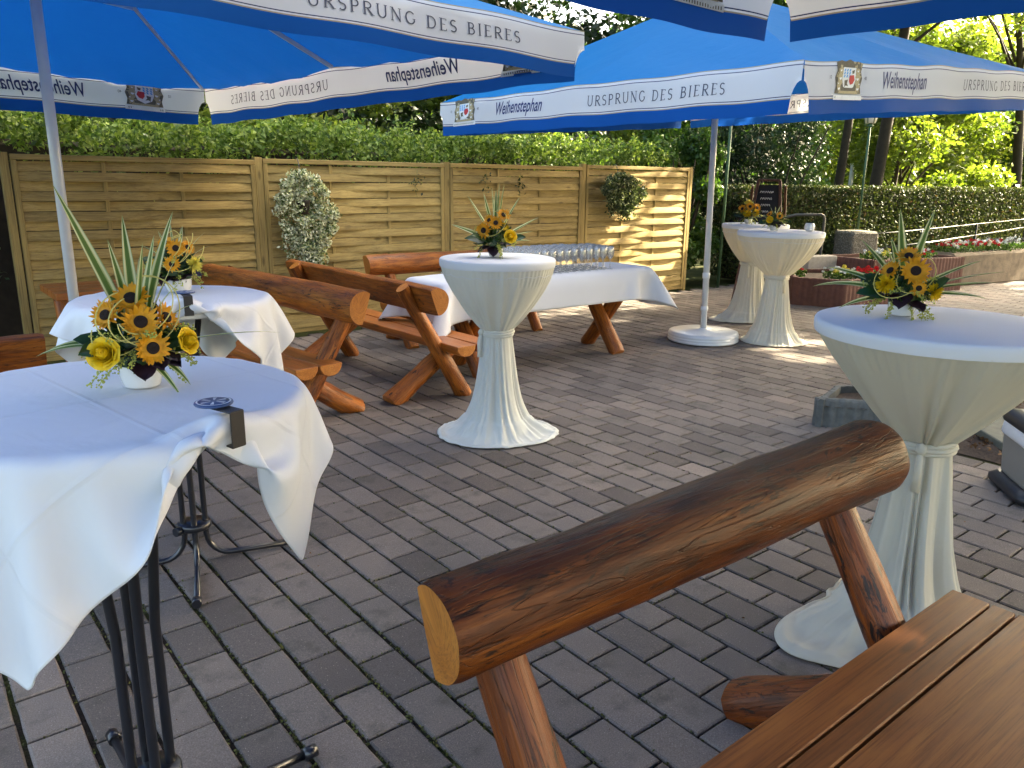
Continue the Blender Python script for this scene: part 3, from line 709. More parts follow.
def umbrella(label, cn, peak, pole_xy, hv, texts, lean_base=None, base=None, sleeve=1.5, seed=0, ribs=True):
    """cn: four corners (x, y, z of the canopy edge), counter-clockwise"""
    root = empty('umbrella', label, 'umbrella', (pole_xy[0], pole_xy[1], 0)); O = Vector((pole_xy[0], pole_xy[1], 0))
    cn = [Vector(c) for c in cn]; pk = Vector(peak); mids = [(cn[i]+cn[(i+1) % 4])/2+Vector((0, 0, .015)) for i in range(4)]
    mb = MB(); n = 14; key = {}
    def vv(p):
        k = (round(p.x, 4), round(p.y, 4), round(p.z, 4))
        if k not in key: key[k] = mb.v(p-O, (p.x, p.y, 0))
        return key[k]
    tris = []
    for i in range(4): tris += [(cn[i], mids[i]), (mids[i], cn[(i+1) % 4])]
    for (a, b) in tris:
        for i in range(n):
            for j in range(n-i):
                def P(i, j):
                    u, v = i/n, j/n; w_ = 1-u-v; q = a*u+b*v+pk*w_
                    q = q.copy(); q.z -= .30*u*v*(.55+.45*w_)*1.0+.05*w_*(1-w_)
                    q.z += (.012*math.sin(u*17+v*9+seed)+.010*math.sin(u*7-v*23+seed*2))*(u*v*4+.15*w_*(u+v))
                    return q
                A_, B_, C_ = vv(P(i, j)), vv(P(i+1, j)), vv(P(i, j+1)); mb.f((A_, B_, C_), 0, True)
                if i+j < n-1: mb.f((B_, vv(P(i+1, j+1)), C_), 0, True)
    mb.build('canopy', 'blue_canvas', root)
    # vent cap
    mb = MB(); rr = []
    for k, (s, dz) in enumerate(((.0, .13), (.06, .10), (.14, .03))):
        rr.append([mb.v(pk+(cn[i]-pk)*s+Vector((0, 0, dz))-O) for i in range(4)])
    for i in range(4):
        j = (i+1) % 4; mb.f((rr[0][i], rr[0][j], rr[1][j], rr[1][i]), 0, False); mb.f((rr[1][i], rr[1][j], rr[2][j], rr[2][i]), 0, False)
    mb.build('vent_cap', 'blue_canvas', root)
    rows = [(0, None), (.03, 0), (.065, 1), (.085, 2), (.10, 3), (.125, 2), (.14, 2), (.575, 2), (.59, 3), (.605, 2), (.64, 2), (.67, 1), (.70, 0), (1.0, 4)]
    rows = [(0, None), (.02, 1), (.04, 2), (.075, 2), (.092, 3), (.30, 2), (.50, 2), (.655, 2), (.672, 3), (.70, 2), (.72, 1), (.86, 4), (1.0, 4)]
    for s in range(4):
        a, b = cn[s], cn[(s+1) % 4]; d = b-a; ln = d.length; dh = Vector((d.x, d.y, 0)).normalized(); nrm = Vector((dh.y, -dh.x, 0)); ph = rc.uniform(0, 6)
        tx = texts.get(s, {})
        hs = texts.get('hs', (1, 1, 1, 1)); ha, hb = hs[s], hs[(s+1) % 4]
        def surf(t, h):      # t metres along, h metres below the edge
            k = t/ln; q = a+d*k; h = h*(ha+(hb-ha)*k)
            sag = -.012*math.sin(PI*k)**.5 if 0 < k < 1 else 0
            mid = .022*math.exp(-((k-.5)*9)**2)
            wv = .014*math.sin(t*3.3+ph)+.010*math.sin(t*7.1+ph*2)
            endf = min(1, min(t, ln-t)/.25)
            q = q+nrm*((.004+wv*(h/hv)*endf)+.02*(h/hv))+Vector((0, 0, -h+mid*(1-h/hv)*.5+.004*math.sin(t*9+ph)))
            return q
        mb = MB(); m = 90; prev = None; cols = []
        ts = sorted(set([0, .012, .03, .05, .062, .07]+[ln-x for x in (0, .012, .03, .05, .062, .07)]+[ln*i/m for i in range(m+1) if .08 < ln*i/m < ln-.08]))
        for t in ts:
            e = min(t, ln-t); lim = hv
            if e < .068: lim = hv*(1-.62*math.sqrt(max(0, 1-(e/.068)**2))**.7)
            cols.append([mb.v(surf(t, min(r[0]*hv, lim))-O, (t, 0, r[0])) for r in rows])
        for i in range(len(cols)-1):
            for j in range(1, len(rows)):
                q = (cols[i][j-1], cols[i][j], cols[i+1][j], cols[i+1][j-1])
                mb.f(q, rows[j][1], True)
        val = mb.build('valance', ['blue_canvas', 'gold_band', 'white_band', 'navy_band', 'blue_band'], root)
        # text runs left to right as seen from outside; outside-left is the b end when walking counter-clockwise
        def place(polys, t0, h0, sc, th, mats, matf=None):
            mb = MB()
            for it in polys:
                lay, mi, poly = it if len(it) == 3 and isinstance(it[0], int) else (0, 0, it)
                for side in (1, -1):
                    ids = []
                    for (px, py) in poly:
                        t = t0+px*sc[0]; q = surf(t, h0-py*sc[1])+nrm*side*(th+.0016*lay); ids.append(mb.v(q-O))
                    mb.f(ids if side > 0 else ids[::-1], mi, False)
            return mb.build(matf or ('lettering' if len(mats) < 2 else 'crest'), mats, val)
        for (kind_, u) in tx.get('items', []):
            t0 = u
            if kind_ == 'roman': place(T_ROMAN[0], t0, .505*hv, (.098*hv/.35*tx.get('rw', 1), .082*hv/.35*tx.get('rh', 1)), .0022, ['letter_grey'])
            elif kind_ == 'script': place(T_SCRIPT[0], t0, .50*hv, (.135*hv/.35*tx.get('sw', 1), .125*hv/.35), .0022, ['letter_navy'])
            elif kind_ == 'crest':
                cw = tx.get('cw', .30); place(CREST, t0, .735*hv, (cw, .78*hv), .0022, ['crest_dark', 'crest_gold', 'crest_white', 'crest_blue', 'crest_red'])
                two = [[(a*.025/cw-.19, b*.025/(.78*hv)+.52) for a, b in q] for q in script_polys('10', 1.0, 0, .9, 0)[0]]+[[(a*.025/cw+1.06, b*.025/(.78*hv)+.52) for a, b in q] for q in script_polys('40', 1.0, 0, .9, 0)[0]]
                place(two[:len(two)//2], t0, .735*hv, (cw, .78*hv), .0022, ['letter_grey'], 'date_mark'); place(two[len(two)//2:], t0, .735*hv, (cw, .78*hv), .0022, ['letter_grey'], 'date_mark')
    # frame
    hub = Vector((peak[0], peak[1], peak[2]-.06)); pb = Vector((pole_xy[0], pole_xy[1], 0)); pole_top = Vector((peak[0], peak[1], peak[2]+.02))
    run = Vector((peak[0], peak[1], peak[2]-.62))
    def on(q): return pb+(pole_top-pb)*(q/pole_top.z)
    mb = MB(); tube(mb, [pb-O+Vector((0, 0, .05)), pole_top-O], .030, 20); mb.build('pole', 'pole_white', root)
    for nm, z0, z1, r in (('hub', peak[2]-.10, peak[2]-.03, .07), ('slider', peak[2]-.68, peak[2]-.56, .06), ('collar', .30, .345, .037), ('crank_sleeve', .62, .68, .036)):
        mb = MB(); A_, B_ = on(z0)-O, on(z1)-O; tube(mb, [A_, A_+(B_-A_)*.1, B_-(B_-A_)*.1, B_], [r*.9, r, r, r*.9], 20); mb.build(nm, 'pole_white', root)
    hubp, runp = on(peak[2]-.07), on(peak[2]-.62)
    for i in range(8):
        e = cn[i//2] if i % 2 == 0 else mids[i//2]
        e = e+(pk-e)*.015-Vector((0, 0, .02)); mb = MB()
        S_ = hubp+(e-hubp).normalized()*.05
        extr(mb, S_-O, e-O, rect(.018, .028, .003)); mb.build('rib', 'frame_grey', root)
        q = hubp+(e-hubp)*.48-Vector((0, 0, .02)); mb = MB()
        S_ = runp+(q-runp).normalized()*.05
        extr(mb, S_-O, q-O, rect(.016, .022, .003)); mb.build('strut', 'frame_grey', root)
    if base:
        mb = MB(); r0 = base
        lathe(mb, [(.0, .012), (r0, .012), (r0+.006, .022), (r0, .034), (r0-.003, .036), (r0+.005, .046), (r0, .060), (r0-.003, .062), (r0+.004, .072), (r0, .086), (r0-.003, .088), (r0-.004, .098), (r0-.03, .106), (.05, .118), (.045, .13), (.0, .132)], n=48)
        mb.build('base', 'pole_white', root)
    return root
zb, hv = 1.985, .33
umbrella('blue umbrella with white lettered valance over the glasses table, far right',
         [(4.82, 3.03, zb+hv), (8.70, 3.03, 2.25+hv), (8.70, 7.15, 2.25+hv), (4.82, 7.20, zb+hv)], (6.55, 5.05, 3.30), (6.40, 4.86), hv,
         {3: dict(items=[('crest', .26), ('script', .93), ('roman', 2.2)], cw=.36), 0: dict(items=[('crest', .37), ('script', .98), ('roman', 2.35)], cw=.36),
          1: dict(items=[('crest', .30), ('script', .95), ('roman', 2.2)], cw=.36), 2: dict(items=[('crest', .30), ('script', .95), ('roman', 2.1)], cw=.34)}, base=.345, seed=1)
umbrella('blue umbrella with white lettered valance over the left cloth-covered tables',
         [(-.75, 3.08, 2.13+.225), (2.92, 3.08, 2.045+.225), (2.63, 7.9, 2.0+.34), (-.85, 7.9, 2.09+.34)], (.9, 5.35, 3.18), (.9, 5.35), .325,
         {'hs': (.68, .68, 1, 1), 0: dict(items=[('roman', 2.19)], cw=.36, rw=.78, rh=.95), 1: dict(items=[('crest', .27), ('script', 1.0), ('roman', 2.55)], cw=.36, sw=1.15, rw=1.25),
          2: dict(items=[('crest', .36), ('script', 1.0), ('roman', 1.9)], cw=.34, rw=.9)}, base=.34, seed=2)
umbrella('blue umbrella overhead at the top border, only its valance in view',
         [(-1.15, -2.4, 2.20+.36), (3.88, -2.4, 2.20+.36), (3.88, 2.62, 2.27+.36), (-1.15, 2.62, 2.27+.36)], (1.35, .10, 3.4), (1.35, .10), .36,
         {1: dict(items=[('crest', .4), ('script', 1.3), ('roman', 2.7)], cw=.4),
          2: dict(items=[('crest', .42), ('script', 1.3), ('roman', 2.7)], cw=.4)}, base=.36, seed=3)
def drape(cx,cy,S1,S2,ang,off,R,ztop,shape='disc',hx=0,hy=0,N=52,steps=260,iters=14,pins=(),stiff=.5,floor=0.02,seed=1):
    n1=N;n2=max(8,int(round(N*S2/S1)));h=S1/(n1-1);h2=S2/(n2-1)
    u=np.linspace(-S1/2,S1/2,n1);v=np.linspace(-S2/2,S2/2,n2)
    U,V=np.meshgrid(u,v,indexing='ij');c,s=np.cos(ang),np.sin(ang)
    rs=np.random.RandomState(seed)
    P=np.stack([c*U-s*V+off[0],s*U+c*V+off[1],np.full_like(U,ztop+.004)],-1)
    P[...,2]+=.0004*rs.randn(*U.shape)
    Q=P.copy()
    cons=[]
    def add(a,b,d,k):
        cons.append((a,b,d,k))
    def sl(ax,st,step):
        n=(n1,n2)[ax]
        for par in range(2*step):
            i=np.arange(par,n-step,2*step)
            if len(i)==0: continue
            yield i
    G=[]
    for step,k in((1,1.),(2,stiff),(4,stiff*.5)):
        for ax in(0,1):
            d=(h,h2)[ax]*step
            for i in sl(ax,0,step):
                G.append((ax,i,step,d,k))
    dg=np.hypot(h,h2)
    def proj(P):
        for ax,i,st,d,k in G:
            A=P[i] if ax==0 else P[:,i]; B=P[i+st] if ax==0 else P[:,i+st]
            D=B-A;L=np.linalg.norm(D,axis=-1,keepdims=True)+1e-9
            if st>1: w=np.minimum(L-d,0)/L*.5*k
            else: w=(L-d)/L*.5*k
            if ax==0: P[i]+=D*w;P[i+st]-=D*w
            else: P[:,i]+=D*w;P[:,i+st]-=D*w
        for par in(0,1):
          for q in(0,1):
            a=P[par:-1:2,q:-1:2];b=P[par+1::2,q+1::2];
            m=min(a.shape[0],b.shape[0]);n=min(a.shape[1],b.shape[1]);a=a[:m,:n];b=b[:m,:n]
            D=b-a;L=np.linalg.norm(D,axis=-1,keepdims=True)+1e-9;w=(L-dg)/L*.5*.6;a+=D*w;b-=D*w
            a=P[par+1::2,q:-1:2];b=P[par:-1:2,q+1::2]
            m=min(a.shape[0],b.shape[0]);n=min(a.shape[1],b.shape[1]);a=a[:m,:n];b=b[:m,:n]
            D=b-a;L=np.linalg.norm(D,axis=-1,keepdims=True)+1e-9;w=(L-dg)/L*.5*.6;a+=D*w;b-=D*w
    def coll(P):
        x,y,z=P[...,0],P[...,1],P[...,2]
        if shape=='disc':
            r=np.hypot(x,y)+1e-9; ins=(r<R)&(z<ztop)
            top=ins&((ztop-z)<(R-r)+.004); side=ins&~top
            z[top]=ztop
            f=R/r
            x[side]*=f[side];y[side]*=f[side]
        else:
            dx=hx-np.abs(x);dy=hy-np.abs(y);ins=(dx>0)&(dy>0)&(z<ztop)
            m=np.minimum(dx,dy);top=ins&((ztop-z)<m+.004);side=ins&~top
            z[top]=ztop
            sx=side&(dx<=dy);sy=side&(dx>dy)
            x[sx]=np.sign(x[sx])*hx;y[sy]=np.sign(y[sy])*hy
        for (px,py,rr) in pins:   # clip: pulls cloth under the edge
            a=np.arctan2(py,px);m=(np.abs((np.arctan2(y,x)-a+np.pi)%(2*np.pi)-np.pi)<rr/R)&(z<ztop-.005)&(z>ztop-.07)
            x[m]*=(R*.995/np.hypot(x,y)[m]);y[m]*=(R*.995/np.hypot(x,y)[m])
        np.maximum(z,floor,out=z)
    dt=1/60.
    for t in range(steps):
        vel=(P-Q)*.965
        top=P[...,2]>ztop-.001
        vel[top]*=.6
        Q=P.copy();P=P+vel;P[...,2]-=9.8*dt*dt*.25
        for _ in range(iters):
            proj(P);coll(P)
    P[...,0]+=cx;P[...,1]+=cy
    return P
# ------------------------------------------------------------------ log benches
def bench(label, loc, rz, Ln, tr, sy=(-.33, -.70), woodk='log_wood', plank='plank_wood', logr=(.10, .095), group='log benches', log_span=None, seat_span=None, seed=0, zs=.43, bz=.76, planks=(.17, .015), leg_ext=0, post='log_wood', tip=.075):
    """origin under the rear feet; the sitter faces -y"""
    b = empty('log_bench', label, 'bench', (loc[0], loc[1], 0), rz, group)
    ls = log_span or (0, Ln); ss = seat_span or (0, Ln)
    mb = MB(); log(mb, (ls[0], -.115, bz), (ls[1], -.115, bz), logr[0], logr[1], up=(0, -1, .35), flat=.22, n=44, m=70, wob=.045, mat=0, cap=1, seed=seed)
    mb.build('backrest', [woodk, 'cut_wood'], b)
    for i, x in enumerate(tr):
        mb = MB(); k = (.83+.03)/.86
        log(mb, (x, -.53, -.0), (x, -.03+.4*(tip-.035), bz+tip), .062, .05, up=(1, 0, 0), n=20, m=24, wob=.10, seed=seed*7+i, mat=0, cap=1)
        for j, v_ in enumerate(mb.V):
            if v_[2] < .012: mb.V[j] = (v_[0], v_[1], .001)
        mb.build('leg', [post, 'cut_wood'], b)
        mb = MB(); xo = x+(.118 if i == 0 else -.118)
        log(mb, (xo, .03, 0), (xo, -.50, zs-.075), .074, .062, up=(1, 0, 0), n=20, m=22, wob=.12, seed=seed*7+i+3, mat=0, cap=1, bulge0=.012)
        for j, v_ in enumerate(mb.V):
            if v_[2] < .012: mb.V[j] = (v_[0], v_[1], .001)
        mb.build('leg', [post, 'cut_wood'], b)
        mb = MB(); extr(mb, (xo, sy[0]-.02, zs-.085), (xo, sy[1]+.03, zs-.085), rect(.07, .05, .006), seed=seed+i); mb.build('seat_bearer', plank, b)
    return b, ss, sy, zs
def seat_planks(b, ss, ys, zs, plank, th=.045, seed=0, half=False):
    for i, (ya, yb) in enumerate(ys):
        mb = MB(); wd = abs(yb-ya); yc = (ya+yb)/2
        if half:   # sawn half-round plank
            sec = [(-wd/2+.004, 0), (wd/2-.004, 0), (wd/2, -.006), (wd/2*.96, -.03), (wd/2*.7, -.062), (wd/2*.3, -.078), (-wd/2*.3, -.078), (-wd/2*.7, -.062), (-wd/2*.96, -.03), (-wd/2, -.006)][::-1]
            extr(mb, (ss[0], yc, zs), (ss[1], yc, zs), sec, ch=.006, cap=1, seed=seed*5+i, m=12, wav=.0015)
            mb.build('seat_plank', [plank, 'cut_wood'], b)
        else:
            extr(mb, (ss[0], yc, zs-th/2), (ss[1], yc, zs-th/2), rect(wd, th, .0035), ch=.004, seed=seed*5+i, m=12, wav=.001); mb.build('seat_plank', [plank, plank], b)
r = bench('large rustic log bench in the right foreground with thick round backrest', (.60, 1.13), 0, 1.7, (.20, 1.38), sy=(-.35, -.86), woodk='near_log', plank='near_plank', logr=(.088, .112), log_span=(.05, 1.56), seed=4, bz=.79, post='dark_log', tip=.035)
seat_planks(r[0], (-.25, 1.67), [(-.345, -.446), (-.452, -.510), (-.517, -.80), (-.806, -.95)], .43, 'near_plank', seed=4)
r = bench('log bench seen from behind beside the middle table, its flat back towards the viewer', (2.74, 4.33), rad(91), 2.25, (.27, 1.95), seed=5)
seat_planks(r[0], (.02, 2.2), [(-.29, -.455), (-.465, -.63)], .43, 'plank_wood', seed=5, half=True)
r = bench('log bench with heavy bark-ridged back log just behind the smaller cloth table', (2.22, 6.58), rad(-84), 2.2, (.25, 1.98), logr=(.105, .11), seed=6)
seat_planks(r[0], (0, 2.16), [(-.26, -.42), (-.43, -.59)], .43, 'plank_wood', seed=6, half=True)
r = bench('log bench by the fence behind the table with the glasses', (3.58, 6.76), 0, 2.05, (.25, 1.80), seed=7, bz=.75)
seat_planks(r[0], (.02, 2.0), [(-.33, -.49), (-.50, -.66)], .43, 'plank_wood', seed=7, half=True)
r = bench('log bench partly hidden behind the front table at the left border', (.60, 4.40), PI, 2.0, (.3, 1.6), seed=8, bz=.67, log_span=(0, 1.9))
seat_planks(r[0], (.0, 1.95), [(-.35, -.52), (-.53, -.70)], .45, 'plank_wood', seed=8)
# log table with X trestles
def log_table(label, x0, x1, y0, y1, z, tr, seed, name='log_table'):
    cx, cy = (x0+x1)/2, (y0+y1)/2; t = empty(name, label, 'table', (cx, cy, 0)); w_ = (y1-y0)
    n = 4
    for i in range(n):
        mb = MB(); yc = -w_/2+w_*(i+.5)/n
        extr(mb, (x0-cx, yc, z-.025), (x1-cx, yc, z-.025), rect(w_/n-.008, .048, .005), ch=.005, seed=seed+i, m=6); mb.build('tabletop_plank', ['plank_wood', 'cut_wood'], t)
    for x in tr:
        for s, dx in ((1, 0), (-1, .125)):
            mb = MB(); log(mb, (x-cx+dx, -.27*s, 0), (x-cx+dx, .26*s, z-.07), .072, .062, up=(1, 0, 0), n=20, m=20, wob=.09, seed=seed+int(x*10)+s, mat=0, cap=1)
            for j, v_ in enumerate(mb.V):
                if v_[2] < .012: mb.V[j] = (v_[0], v_[1], .001)
            mb.build('leg', ['log_wood', 'cut_wood'], t)
        mb = MB(); extr(mb, (x-cx+.06, -w_/2+.04, z-.075), (x-cx+.06, w_/2-.04, z-.075), rect(.2, .05, .006)); mb.build('top_bearer', 'plank_wood', t)
    return t
log_table('log table with crossed legs carrying the rows of glasses', 3.315, 5.645, 4.915, 5.485, .764, (3.68, 5.24), 30)
log_table('small bare log table by the fence behind the white pole, orange plank edge showing', .90, 1.50, 5.97, 6.60, .775, (1.02, 1.26), 50)

# ------------------------------------------------------------------ draped cloths
def cloth_obj(P, name, mat, label, cat, thick=.0022, sub=1):
    n1, n2 = P.shape[:2]; mb = MB()
    for i in range(n1):
        for j in range(n2): mb.v(P[i, j], (i/(n1-1), j/(n1-1), 0))
    for i in range(n1-1):
        for j in range(n2-1): mb.f((i*n2+j, (i+1)*n2+j, (i+1)*n2+j+1, i*n2+j+1))
    o = mb.build(name, mat)
    s = o.modifiers.new('smooth', 'SUBSURF'); s.levels = s.render_levels = sub
    s = o.modifiers.new('thickness', 'SOLIDIFY'); s.thickness = thick; s.offset = 1
    tag(o, label, cat); return o
def folding_table(label, cx, cy, R, feet, zt=1.092):
    t = empty('folding_table', label, 'table', (cx, cy, 0))
    mb = MB(); lathe(mb, [(0, zt-.026), (R-.012, zt-.026), (R-.004, zt-.020), (R-.004, zt-.006), (R-.010, zt), (0, zt)], n=64); mb.build('tabletop', 'ceramic', t)
    for a in feet:
        c_, s_ = math.cos(rad(a)), math.sin(rad(a)); k = .042; pts = []
        P = [(k*2.2, zt-.03), (k*1.6, .9), (k, .55), (k, .12)]
        pts = [Vector((p*c_, p*s_, z)) for p, z in P]
        for i in range(1, 7):
            th = PI/2*i/6; pts.append(Vector(((k+.09*(1-math.cos(th)))*c_, (k+.09*(1-math.cos(th)))*s_, .12-.10*math.sin(th)*1.0+.0)))
        pts.append(Vector((.395*c_, .395*s_, .02)))
        mb = MB(); tube(mb, pts, .0118, 14); g = mb.build('leg', 'black_steel', t)
        mb = MB(); tube(mb, [Vector((.375*c_, .375*s_, .021)), Vector((.412*c_, .412*s_, .021))], .0175, 14); mb.build('foot_cap', 'black_steel', g)
    mb = MB(); lathe(mb, [(0, .150), (.062, .150), (.066, .155), (.066, .172), (.062, .177), (0, .177)], n=28); mb.build('collar', 'black_steel', t)
    mb = MB(); tube(mb, [(-.085, -.03, .16), (-.06, -.02, .16)], [.018, .018], 14); mb.build('clamp_knob', 'black_steel', t)
    return t
TC1 = (.335, 1.765); TC2 = (.86, 3.13)
folding_table('black-legged folding bar table in the left foreground under its white cloth', TC1[0], TC1[1], .37, (0, 92, 180, 268))
folding_table('folding bar table under a white cloth, second from the front on the left', TC2[0], TC2[1], .35, (-17, 75, 165, -108))
a70 = rad(-74)
P = drape(TC1[0], TC1[1], 1.06, 1.06, rad(10), (-.03, -.03), .405, 1.1, N=48, steps=170, iters=9, stiff=.02, pins=((math.cos(a70), math.sin(a70), .04),))
PC1 = P
cloth_obj(P, 'tablecloth', 'paper_cloth', 'large white cloth hanging in pointed folds over the front left table', 'tablecloth', sub=2)
P = drape(TC2[0], TC2[1], .97, .97, rad(6), (.02, -.01), .36, 1.1, N=42, steps=150, iters=9, stiff=.04, pins=((math.cos(rad(-100)), math.sin(rad(-100)), .04),), seed=4)
PC2 = P
cloth_obj(P, 'tablecloth', 'paper_cloth', 'white cloth on the smaller left table below the bark-ridged bench', 'tablecloth', sub=2)
P = drape(4.48, 5.20, 2.98, 1.16, 0, (.01, 0), 1, .78, shape='box', hx=1.185, hy=.305, N=76, steps=120, iters=9, stiff=.03, seed=6)
cloth_obj(P, 'tablecloth', 'table_cloth', 'long white rectangular cloth hanging over the table of glasses', 'tablecloth', sub=1)
# cloth clips with a round badge
def clip(label, cx, cy, R, deg, P):
    a = rad(deg); bx, by = cx+(R-.045)*math.cos(a), cy+(R-.045)*math.sin(a); q = P.reshape(-1, 3); z = q[np.hypot(q[:, 0]-bx, q[:, 1]-by) < .042, 2].max()+.005; t = empty('cloth_clip', label, 'clip', (cx+R*math.cos(a), cy+R*math.sin(a), z), a, 'tablecloth clips')
    mb = MB(); pts = [(-.05, .0), (.012, .0), (.012, -.066), (-.055, -.060)]
    for (p, q) in zip(pts[:-1], pts[1:]): extr(mb, (p[0], 0, p[1]), (q[0], 0, q[1]), rect(.030, .003, .001), up=(0, 0, 1) if abs(p[1]-q[1]) < .03 else (1, 0, 0), ch=.0005)
    mb.build('bracket', 'clip_metal', t)
    mb = MB(); lathe(mb, [(0, .004), (.034, .004), (.035, .006), (.034, .0085), (0, .0085)], ctr=(-.052, 0, 0), n=36); d = mb.build('badge', 'clip_blue', t)
    mb = MB()
    for i in range(40):
        a0, a1 = 2*PI*i/40, 2*PI*(i+1)/40
        ids = [mb.v((-.052+r_*math.cos(x), r_*math.sin(x), .0095)) for r_, x in ((.028, a0), (.031, a0), (.031, a1), (.028, a1))]; mb.f(ids, 0, False)
    for i in range(6):
        a0 = PI*i/3+.3; c_, s_ = math.cos(a0), math.sin(a0)
        for r0, r1, w0, w1 in ((.006, .024, .001, .0035),):
            ids = [mb.v((-.052+c_*q-s_*k, s_*q+c_*k, .0095)) for q, k in ((r0, -w0), (r1, -w1), (r1, w1), (r0, w0))]; mb.f(ids, 0, False)
    mb.build('badge_print', 'crest_white', d)
    return t
clip('dark metal clip with round blue badge on the front left table edge', TC1[0], TC1[1], .410, -72, PC1)
clip('dark metal clip on the rim of the smaller left table', TC2[0], TC2[1], .364, -98, PC2)

# ------------------------------------------------------------------ skirted bar tables
def skirted(label, lcloth, cx, cy, R, zw, rw, spread, mat, seed, pleats=26, bow=0, rimtop='top_cover', skew=(0, 0), amp=1, ex=1.5, hem=True):
    t = empty('bar_table', label, 'table', (cx, cy, 0), group='skirted standing tables')
    mb = MB(); lathe(mb, [(0, 1.068), (R-.014, 1.068), (R-.006, 1.074), (R-.006, 1.090), (R-.012, 1.096), (0, 1.096)], n=64); mb.build('tabletop', 'ceramic', t)
    mb = MB(); tube(mb, [(0, 0, .02), (0, 0, 1.07)], .03, 16); mb.build('pole', 'black_steel', t)
    mb = MB(); lathe(mb, [(0, .008), (.19, .008), (.195, .014), (.18, .022), (.04, .03), (0, .03)], n=40); mb.build('foot_plate', 'black_steel', t)
    s = empty('table_skirt', lcloth, 'table skirt', (cx, cy, 0), group='stretch covers gathered at the waist')
    mb = MB(); lathe(mb, [(0, 1.1008), (R*.5, 1.1006), (R-.014, 1.1004), (R-.006, 1.098), (R-.001, 1.091), (R, 1.080), (R-.001, 1.062), (R-.004, 1.052)], n=96)
    mb.build('top_cover', rimtop, s)
    rs = random.Random(seed); ph = [rs.uniform(0, 6.28) for _ in range(14)]; n = 300
    pw = [rs.uniform(-.9, .9) for _ in range(8)]
    def pl(th, sharp=1):   # pleat height -1..1, uneven
        u = th*pleats/2+ .9*math.sin(th*3+ph[0])+.7*math.sin(th*5+ph[1])+.5*math.sin(th*8+ph[2])
        v = math.sin(u*2); return .55*v+.45*((1-abs(math.sin(u*.73+1))**.7)*2-1)
    def pl2(th): return math.sin(th*5+ph[3]+.5*math.sin(th*3+ph[4]))*.6+math.sin(th*9+ph[5])*.5
    # upper bowl
    mb = MB(); rows = []; m = 30
    for i in range(m+1):
        q = i/m; z = 1.056-(1.056-zw)*q
        r = rw+(R-.006-rw)*(1-q**ex); k = q; ring = []
        r = max(r, rw)
        for j in range(n):
            th = 2*PI*j/n; a = (.002+.020*q**.8*(1-q)**.35+.005*q)*amp
            rr = r+a*pl(th)*.6+a*.5*pl2(th)-(.004 if q > 0 else 0)
            rr += .0025*math.sin(th*70+ph[6])*(1-q)*(q < .25)
            ring.append(mb.v((rr*math.cos(th), rr*math.sin(th), z), (th, z, 0)))
        rows.append(ring)
    for i in range(m):
        for j in range(n): k = (j+1) % n; mb.f((rows[i][j], rows[i+1][j], rows[i+1][k], rows[i][k]))
    mb.build('upper_drape', mat, s)
    # scalloped inner hem line that shows as a light thread
    mb = MB(); pts = []
    for j in range(160):
        th = 2*PI*j/160; z = 1.018-.010*abs(math.sin(th*11))-.004*math.sin(th*4+ph[7]); q = (1.056-z)/(1.056-zw); r = rw+(R-.006-rw)*(1-q**ex)+.003+.006*amp*q
        pts.append((r*math.cos(th), r*math.sin(th), z))
    if hem: tube(mb, pts, .0014, 5, closed=True); mb.build('stitched_hem', rimtop, s)
    # lower skirt pooling on the ground
    mb = MB(); rows = []; m = 56
    def sp(th): return spread(th)
    for i in range(m+1):
        q = i/m; ring = []
        for j in range(n):
            th = 2*PI*j/n; S = sp(th)
            if q < .66:
                u = q/.66; z = zw-.005-(zw-.105)*u; r = rw+.055*u+.035*u**5+(S-.2)*.12*u**6
                a = (.005+.020*u)*amp
            else:
                u = (q-.66)/.34; rb = rw+.09+(S-.2)*.12; r = rb+(S-rb)*u**.9; z = .10*(1-u)**3.0+.006
                a = (.017*(1-u)+.008)*amp
            rr = r+a*pl(th+.22*(q-.3)*math.sin(th*2+ph[8]))*.6+a*.7*pl2(th)
            if q > .66:
                big = min(2.2, (S-.2)/.15); z += (.010+.016*(1-u))*max(0, pl(th))*(1-u*.7)*min(1, u*3)+big*(.016*(1-abs(math.sin(th*6.5+ph[9]+.5*math.sin(u*3)))**.6)+.008*(1-abs(math.sin(th*15+ph[10]-u))**.6)+.004*math.sin(th*5+u*11+ph[11]))*math.sin(PI*min(1, u*1.03))**.8*(1-.35*u)+.010*math.exp(-((u-.88)/.07)**2)+.005
            ring.append(mb.v((rr*math.cos(th)+skew[0]*q*q, rr*math.sin(th)+skew[1]*q*q, max(.006, z)), (th, z, 0)))
        rows.append(ring)
    for i in range(m):
        for j in range(n): k = (j+1) % n; mb.f((rows[i][j], rows[i+1][j], rows[i+1][k], rows[i][k]))
    o = mb.build('lower_drape', mat, s)
    sm = o.modifiers.new('thickness', 'SOLIDIFY'); sm.thickness = .003
    # sash
    mb = MB(); rr0 = rw+.007*amp
    for kk in range(3):
        pts = [((rr0+.004*(kk % 2)+.002*math.sin(a*9+kk))*math.cos(a), (rr0+.004*(kk % 2)+.002*math.sin(a*9+kk))*math.sin(a), zw-.016+.013*kk+.004*math.sin(a+kk)) for a in [2*PI*i/48 for i in range(48)]]
        tube(mb, pts, .0095, 8, closed=True)
    b = rad(bow)
    kx, ky = (rw+.02)*math.cos(b), (rw+.02)*math.sin(b)
    lathe(mb, [(0, -.022), (.014, -.016), (.02, 0), (.014, .016), (0, .022)], (kx, ky, zw), 12)
    tube(mb, [(kx, ky, zw), (kx+.012*math.cos(b), ky+.012*math.sin(b), zw-.06), (kx*1.08, ky*1.08, zw-.15)], [.010, .013, .016], 8)
    mb.build('sash', mat, s)
    return t, s
